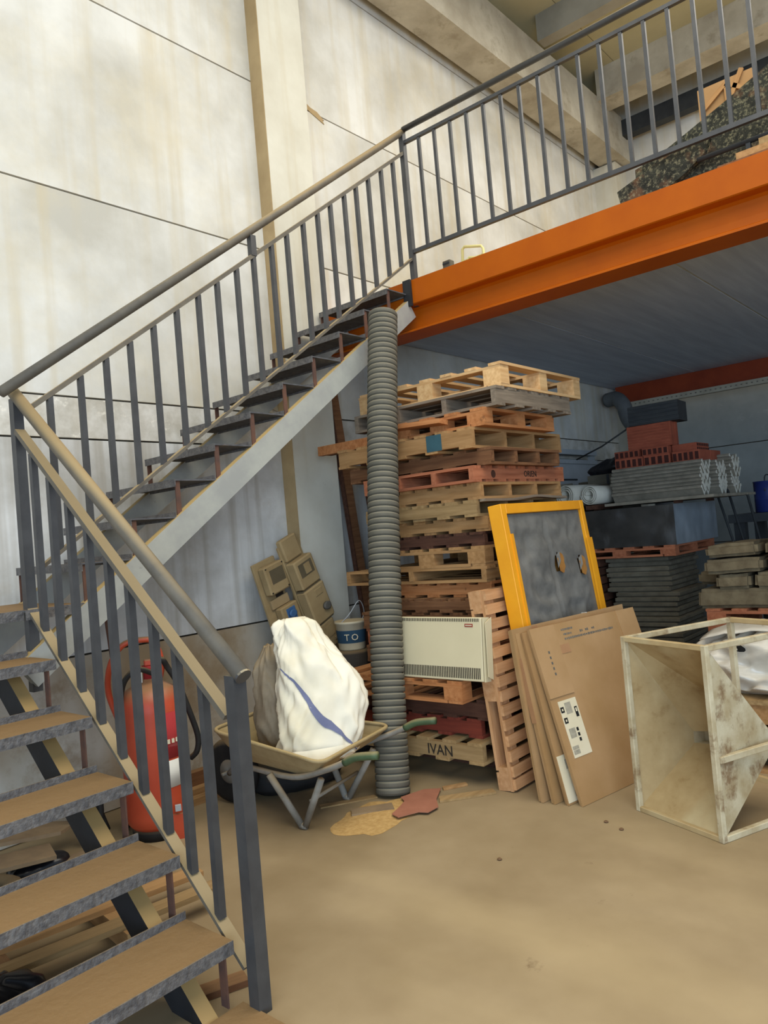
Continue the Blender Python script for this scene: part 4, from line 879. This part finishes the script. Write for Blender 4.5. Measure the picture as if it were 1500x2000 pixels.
lowp = pallet('dark pallet on the floor under the lower stone blocks', (sx-.05, .75, 0), .9, 1.15, .13, 'BL', 'wdark', group='pallets under the stones')
stone('lowest stone block, left of two, just above the hopper rim', (sx, 1.42, .13), (sx+.7, 1.80, .56)); stone('lowest stone block, right of two, with a notch in its face', (sx, .80, .13), (sx+.7, 1.39, .56), True)
pl2 = pallet('reddish block pallet between the upper stones and the lowest ones', (sx-.02, .72, .562), .9, 1.12, .21, 'BL', 'wred', group='pallets under the stones')
stone('long stone slab lying lowest on the reddish pallet', (sx, .55, .775), (sx+.62, 1.90, .905))
stone('squat stone block on the long slab, left one', (sx, 1.53, .907), (sx+.5, 1.76, 1.012)); stone('squat stone block on the long slab, with a slot cut in its face', (sx, 1.10, .907), (sx+.5, 1.51, 1.022), True)
stone('chipped stone block in the second row from the top', (sx-.02, 1.44, 1.024), (sx+.5, 1.83, 1.122), False, .03); stone('second row stone block at the picture edge', (sx, 1.0, 1.03), (sx+.5, 1.40, 1.13))
stone('topmost stone block, left one, tilted slightly', (sx-.02, 1.46, 1.134), (sx+.5, 1.81, 1.226), False, .04); stone('topmost stone block at the picture edge', (sx, 1.0, 1.134), (sx+.5, 1.42, 1.24))
stone('small dark stone lying behind the left stones', (sx+.4, 1.86, .907), (sx+.8, 2.02, 1.0))
uu = thing('pale_brick', 'small pale brick lying on the topmost stones at the picture edge', 'brick', (sx+.1, 1.30, 1.245)); bx('brick_body', (0, 0, .035), (.2, .14, .07), 'whitepvc', uu, bev=.004); bx('frog', (-.1, 0, .035), (.004, .09, .03), 'slot', uu)

# ---------------- silver sacks behind the hopper
pb = pallet('tan pallet carrying the shiny white sack behind the hopper', (4.50, .40, 0), 1.0, 1.3, .14, 'BL', 'wtan', group='pallet behind the hopper')
cr = thing('wooden_crate', 'low wooden crate under the shiny white sack', 'crate', (4.52, .44, .142))
for z_ in (.0, .12):
    b2('crate_board', (0, 0, z_+.005), (.02, 1.2, z_+.11), 'wtan', cr); b2('crate_board', (.0, 1.2, z_+.005), (.8, 1.22, z_+.11), 'wtan', cr)
b2('crate_lid', (-.02, -.02, .235), (.85, 1.24, .26), 'wpale', cr)
SS, atS, nvS = sack('shiny_sack', 'shiny white sack with a printed black mark, lying behind the hopper', 'sack', (4.85, 1.12, .404),
     [(0, 0, .0, .22, .42), (0, 0, .05, .29, .50), (0, 0, .15, .30, .52), (0, .02, .26, .26, .48), (0, .04, .34, .18, .36), (0, .06, .385, .05, .12)], 'silver', 71, n=144, amp=.062, fold=6, fr=1.9)
vs, fs = [], []
for (uc, vc, du, dv) in ((.455, .60, .012, .035), (.425, .66, .008, .02)):
    b0 = len(vs)
    for k in range(12):
        p = atS(uc+du*math.cos(k*.5236), nvS*(vc+dv*math.sin(k*.5236))); vs.append(p+V((p.x, p.y, 0)).normalized()*.012)
    fs.append(tuple(b0+k for k in range(12)))
stuff(raw('printed_mark', vs, fs, 'black', SS))
sk2 = thing('folded_sheet', 'folded white plastic sheet on top of the shiny sack', 'plastic sheet', (4.84, 1.24, .785))
vs, fs = [], []
for j in range(9):
    for i in range(15):
        x, y = -.22+.44*j/8, -.34+.68*i/14
        vs.append((x, y, 0.012-.07*(abs(y)/.34)**2.2*.9-.04*(abs(x)/.26)**2+.03*(.3-abs(noise.noise(V((x*6+y*4, y*7-x*3, 4)))))))
fs = [(j*15+i, j*15+i+1, (j+1)*15+i+1, (j+1)*15+i) for j in range(8) for i in range(14)]
o = raw('sheet', vs, fs, 'silver', sk2, True); md = o.modifiers.new('thickness', 'SOLIDIFY'); md.thickness = .006

# ================================================================== things on the mezzanine deck
DZ = 3.376
def plate(label, prof, x, lean, mt='lichen'):
    t = thing('lichened_slab', label, 'slab', (x, prof[0][0], DZ), group='dark lichened slabs on the deck')
    y0 = prof[0][0]; n = 0; outs = []
    pts = [(lean*(z-DZ), y-y0, z-DZ) for y, z in prof]
    slab_poly('slab_face', [V(p) for p in pts], .035, mt, t); slab_poly('slab_edge', [V(pts[k])+V((.0, 0, .002)) for k in range(len(pts)//2, len(pts))] , .036, 'stone', t) if False else None
    return t
plate('dark lichened slab lying nearest the railing with a broken brown end', [(1.81, 3.40), (1.84, 3.54), (1.62, 3.615), (1.36, 3.68), (1.26, 3.66), (1.30, 3.58), (1.42, 3.50), (1.56, 3.44)], 4.67, .05)
plate('larger dark lichened slab leaning upright behind the near one', [(1.74, 3.40), (1.745, 3.675), (1.56, 3.725), (1.46, 3.765), (1.21, 3.87), (.94, 3.995), (.40, 4.26), (-.6, 4.4), (-.6, 3.40)], 4.74, .09)
pg = thing('dark_pipe', 'thin dark pipe lying along the deck in front of the slabs', 'pipe', (4.66, 1.2, 3.5))
keep(tube('pipe_wall', [(4.645, 1.33, 3.535), (4.645, -1.5, 3.535)], .016, 'darksteel', None, 8), pg)
for y in (1.05, -.4): keep(b2('pipe_rest', (4.63, y-.012, DZ), (4.66, y+.012, 3.521), 'darksteel', None), pg)
for i, (y0, y1, z0, lb) in enumerate(((1.20, .2, .0, 'brown batten on the deck edge below the dark pipe, lower one'), (1.10, .1, .04, 'brown batten on the deck edge, lying on the lower batten'), (.98, -.1, .08, 'uppermost brown batten on the deck edge'))):
    t = thing('timber_batten', lb, 'timber', (4.575+.01*i, y1, DZ+z0+.0005), group='battens on the deck edge'); bx('batten', (.0, (y0-y1)/2, .02), (.06, y0-y1, .039), ('wbrown', 'wtan', 'wpale')[i], t)
cx = thing('cardboard_box', 'open cardboard box with flaps standing high behind the lichened slabs', 'box', (5.6, 1.20, DZ))
b2('box_front', (0, 0, 0), (.012, .36, 1.06), 'card', cx); b2('box_back', (.4, 0, 0), (.412, .36, 1.06), 'card', cx); b2('box_side', (.012, 0, 0), (.4, .012, 1.06), 'card', cx); b2('box_side', (.012, .348, 0), (.4, .36, 1.06), 'card', cx)
for p, q in (((-.012, .02, .92), (-.012, .17, 1.02)), ((-.012, .17, 1.02), (-.012, .33, .90)), ((-.012, .17, .99), (-.012, .165, .80)), ((-.012, .06, 1.08), (-.012, .15, .90))):
    bar('batten_brace', p, q, .018, .03, 'wtan', cx)
yc = thing('plastic_crate', 'pale yellow plastic crate frame on the mezzanine edge near the stair top', 'crate', (4.9, 3.10, DZ))
pt = [(0, .10, 0), (0, .08, .27), (0, .06, .285), (0, -.09, .245), (0, -.105, .22), (0, -.11, 0)]
tube('crate_hoop', pt, .011, 'yplastic', yc, 8); tube('crate_hoop', [(V(p)*.6)+V((.0, -.01, .02)) for p in pt], .009, 'yplastic', yc, 8)
b2('crate_panel', (.012, -.10, 0), (.02, .10, .19), 'yplastic', yc)
gc = thing('grey_block', 'small grey block on the mezzanine edge left of the yellow crate', 'block', (4.75, 3.24, DZ)); b2('block_body', (0, -.035, 0), (.06, .035, .17), 'slab', gc, .004); b2('block_lip', (-.006, -.03, .14), (.0, .03, .152), 'darksteel', gc)
yb = thing('yellow_sheet', 'low pale yellow sheet lying on the deck right beside the top step post', 'sheet', (4.72, 3.40, DZ)); b2('sheet_body', (0, -.12, 0), (.3, .14, .035), 'yplastic', yb); b2('sheet_fold', (.0, -.12, .035), (.3, .04, .06), 'yplastic', yb)
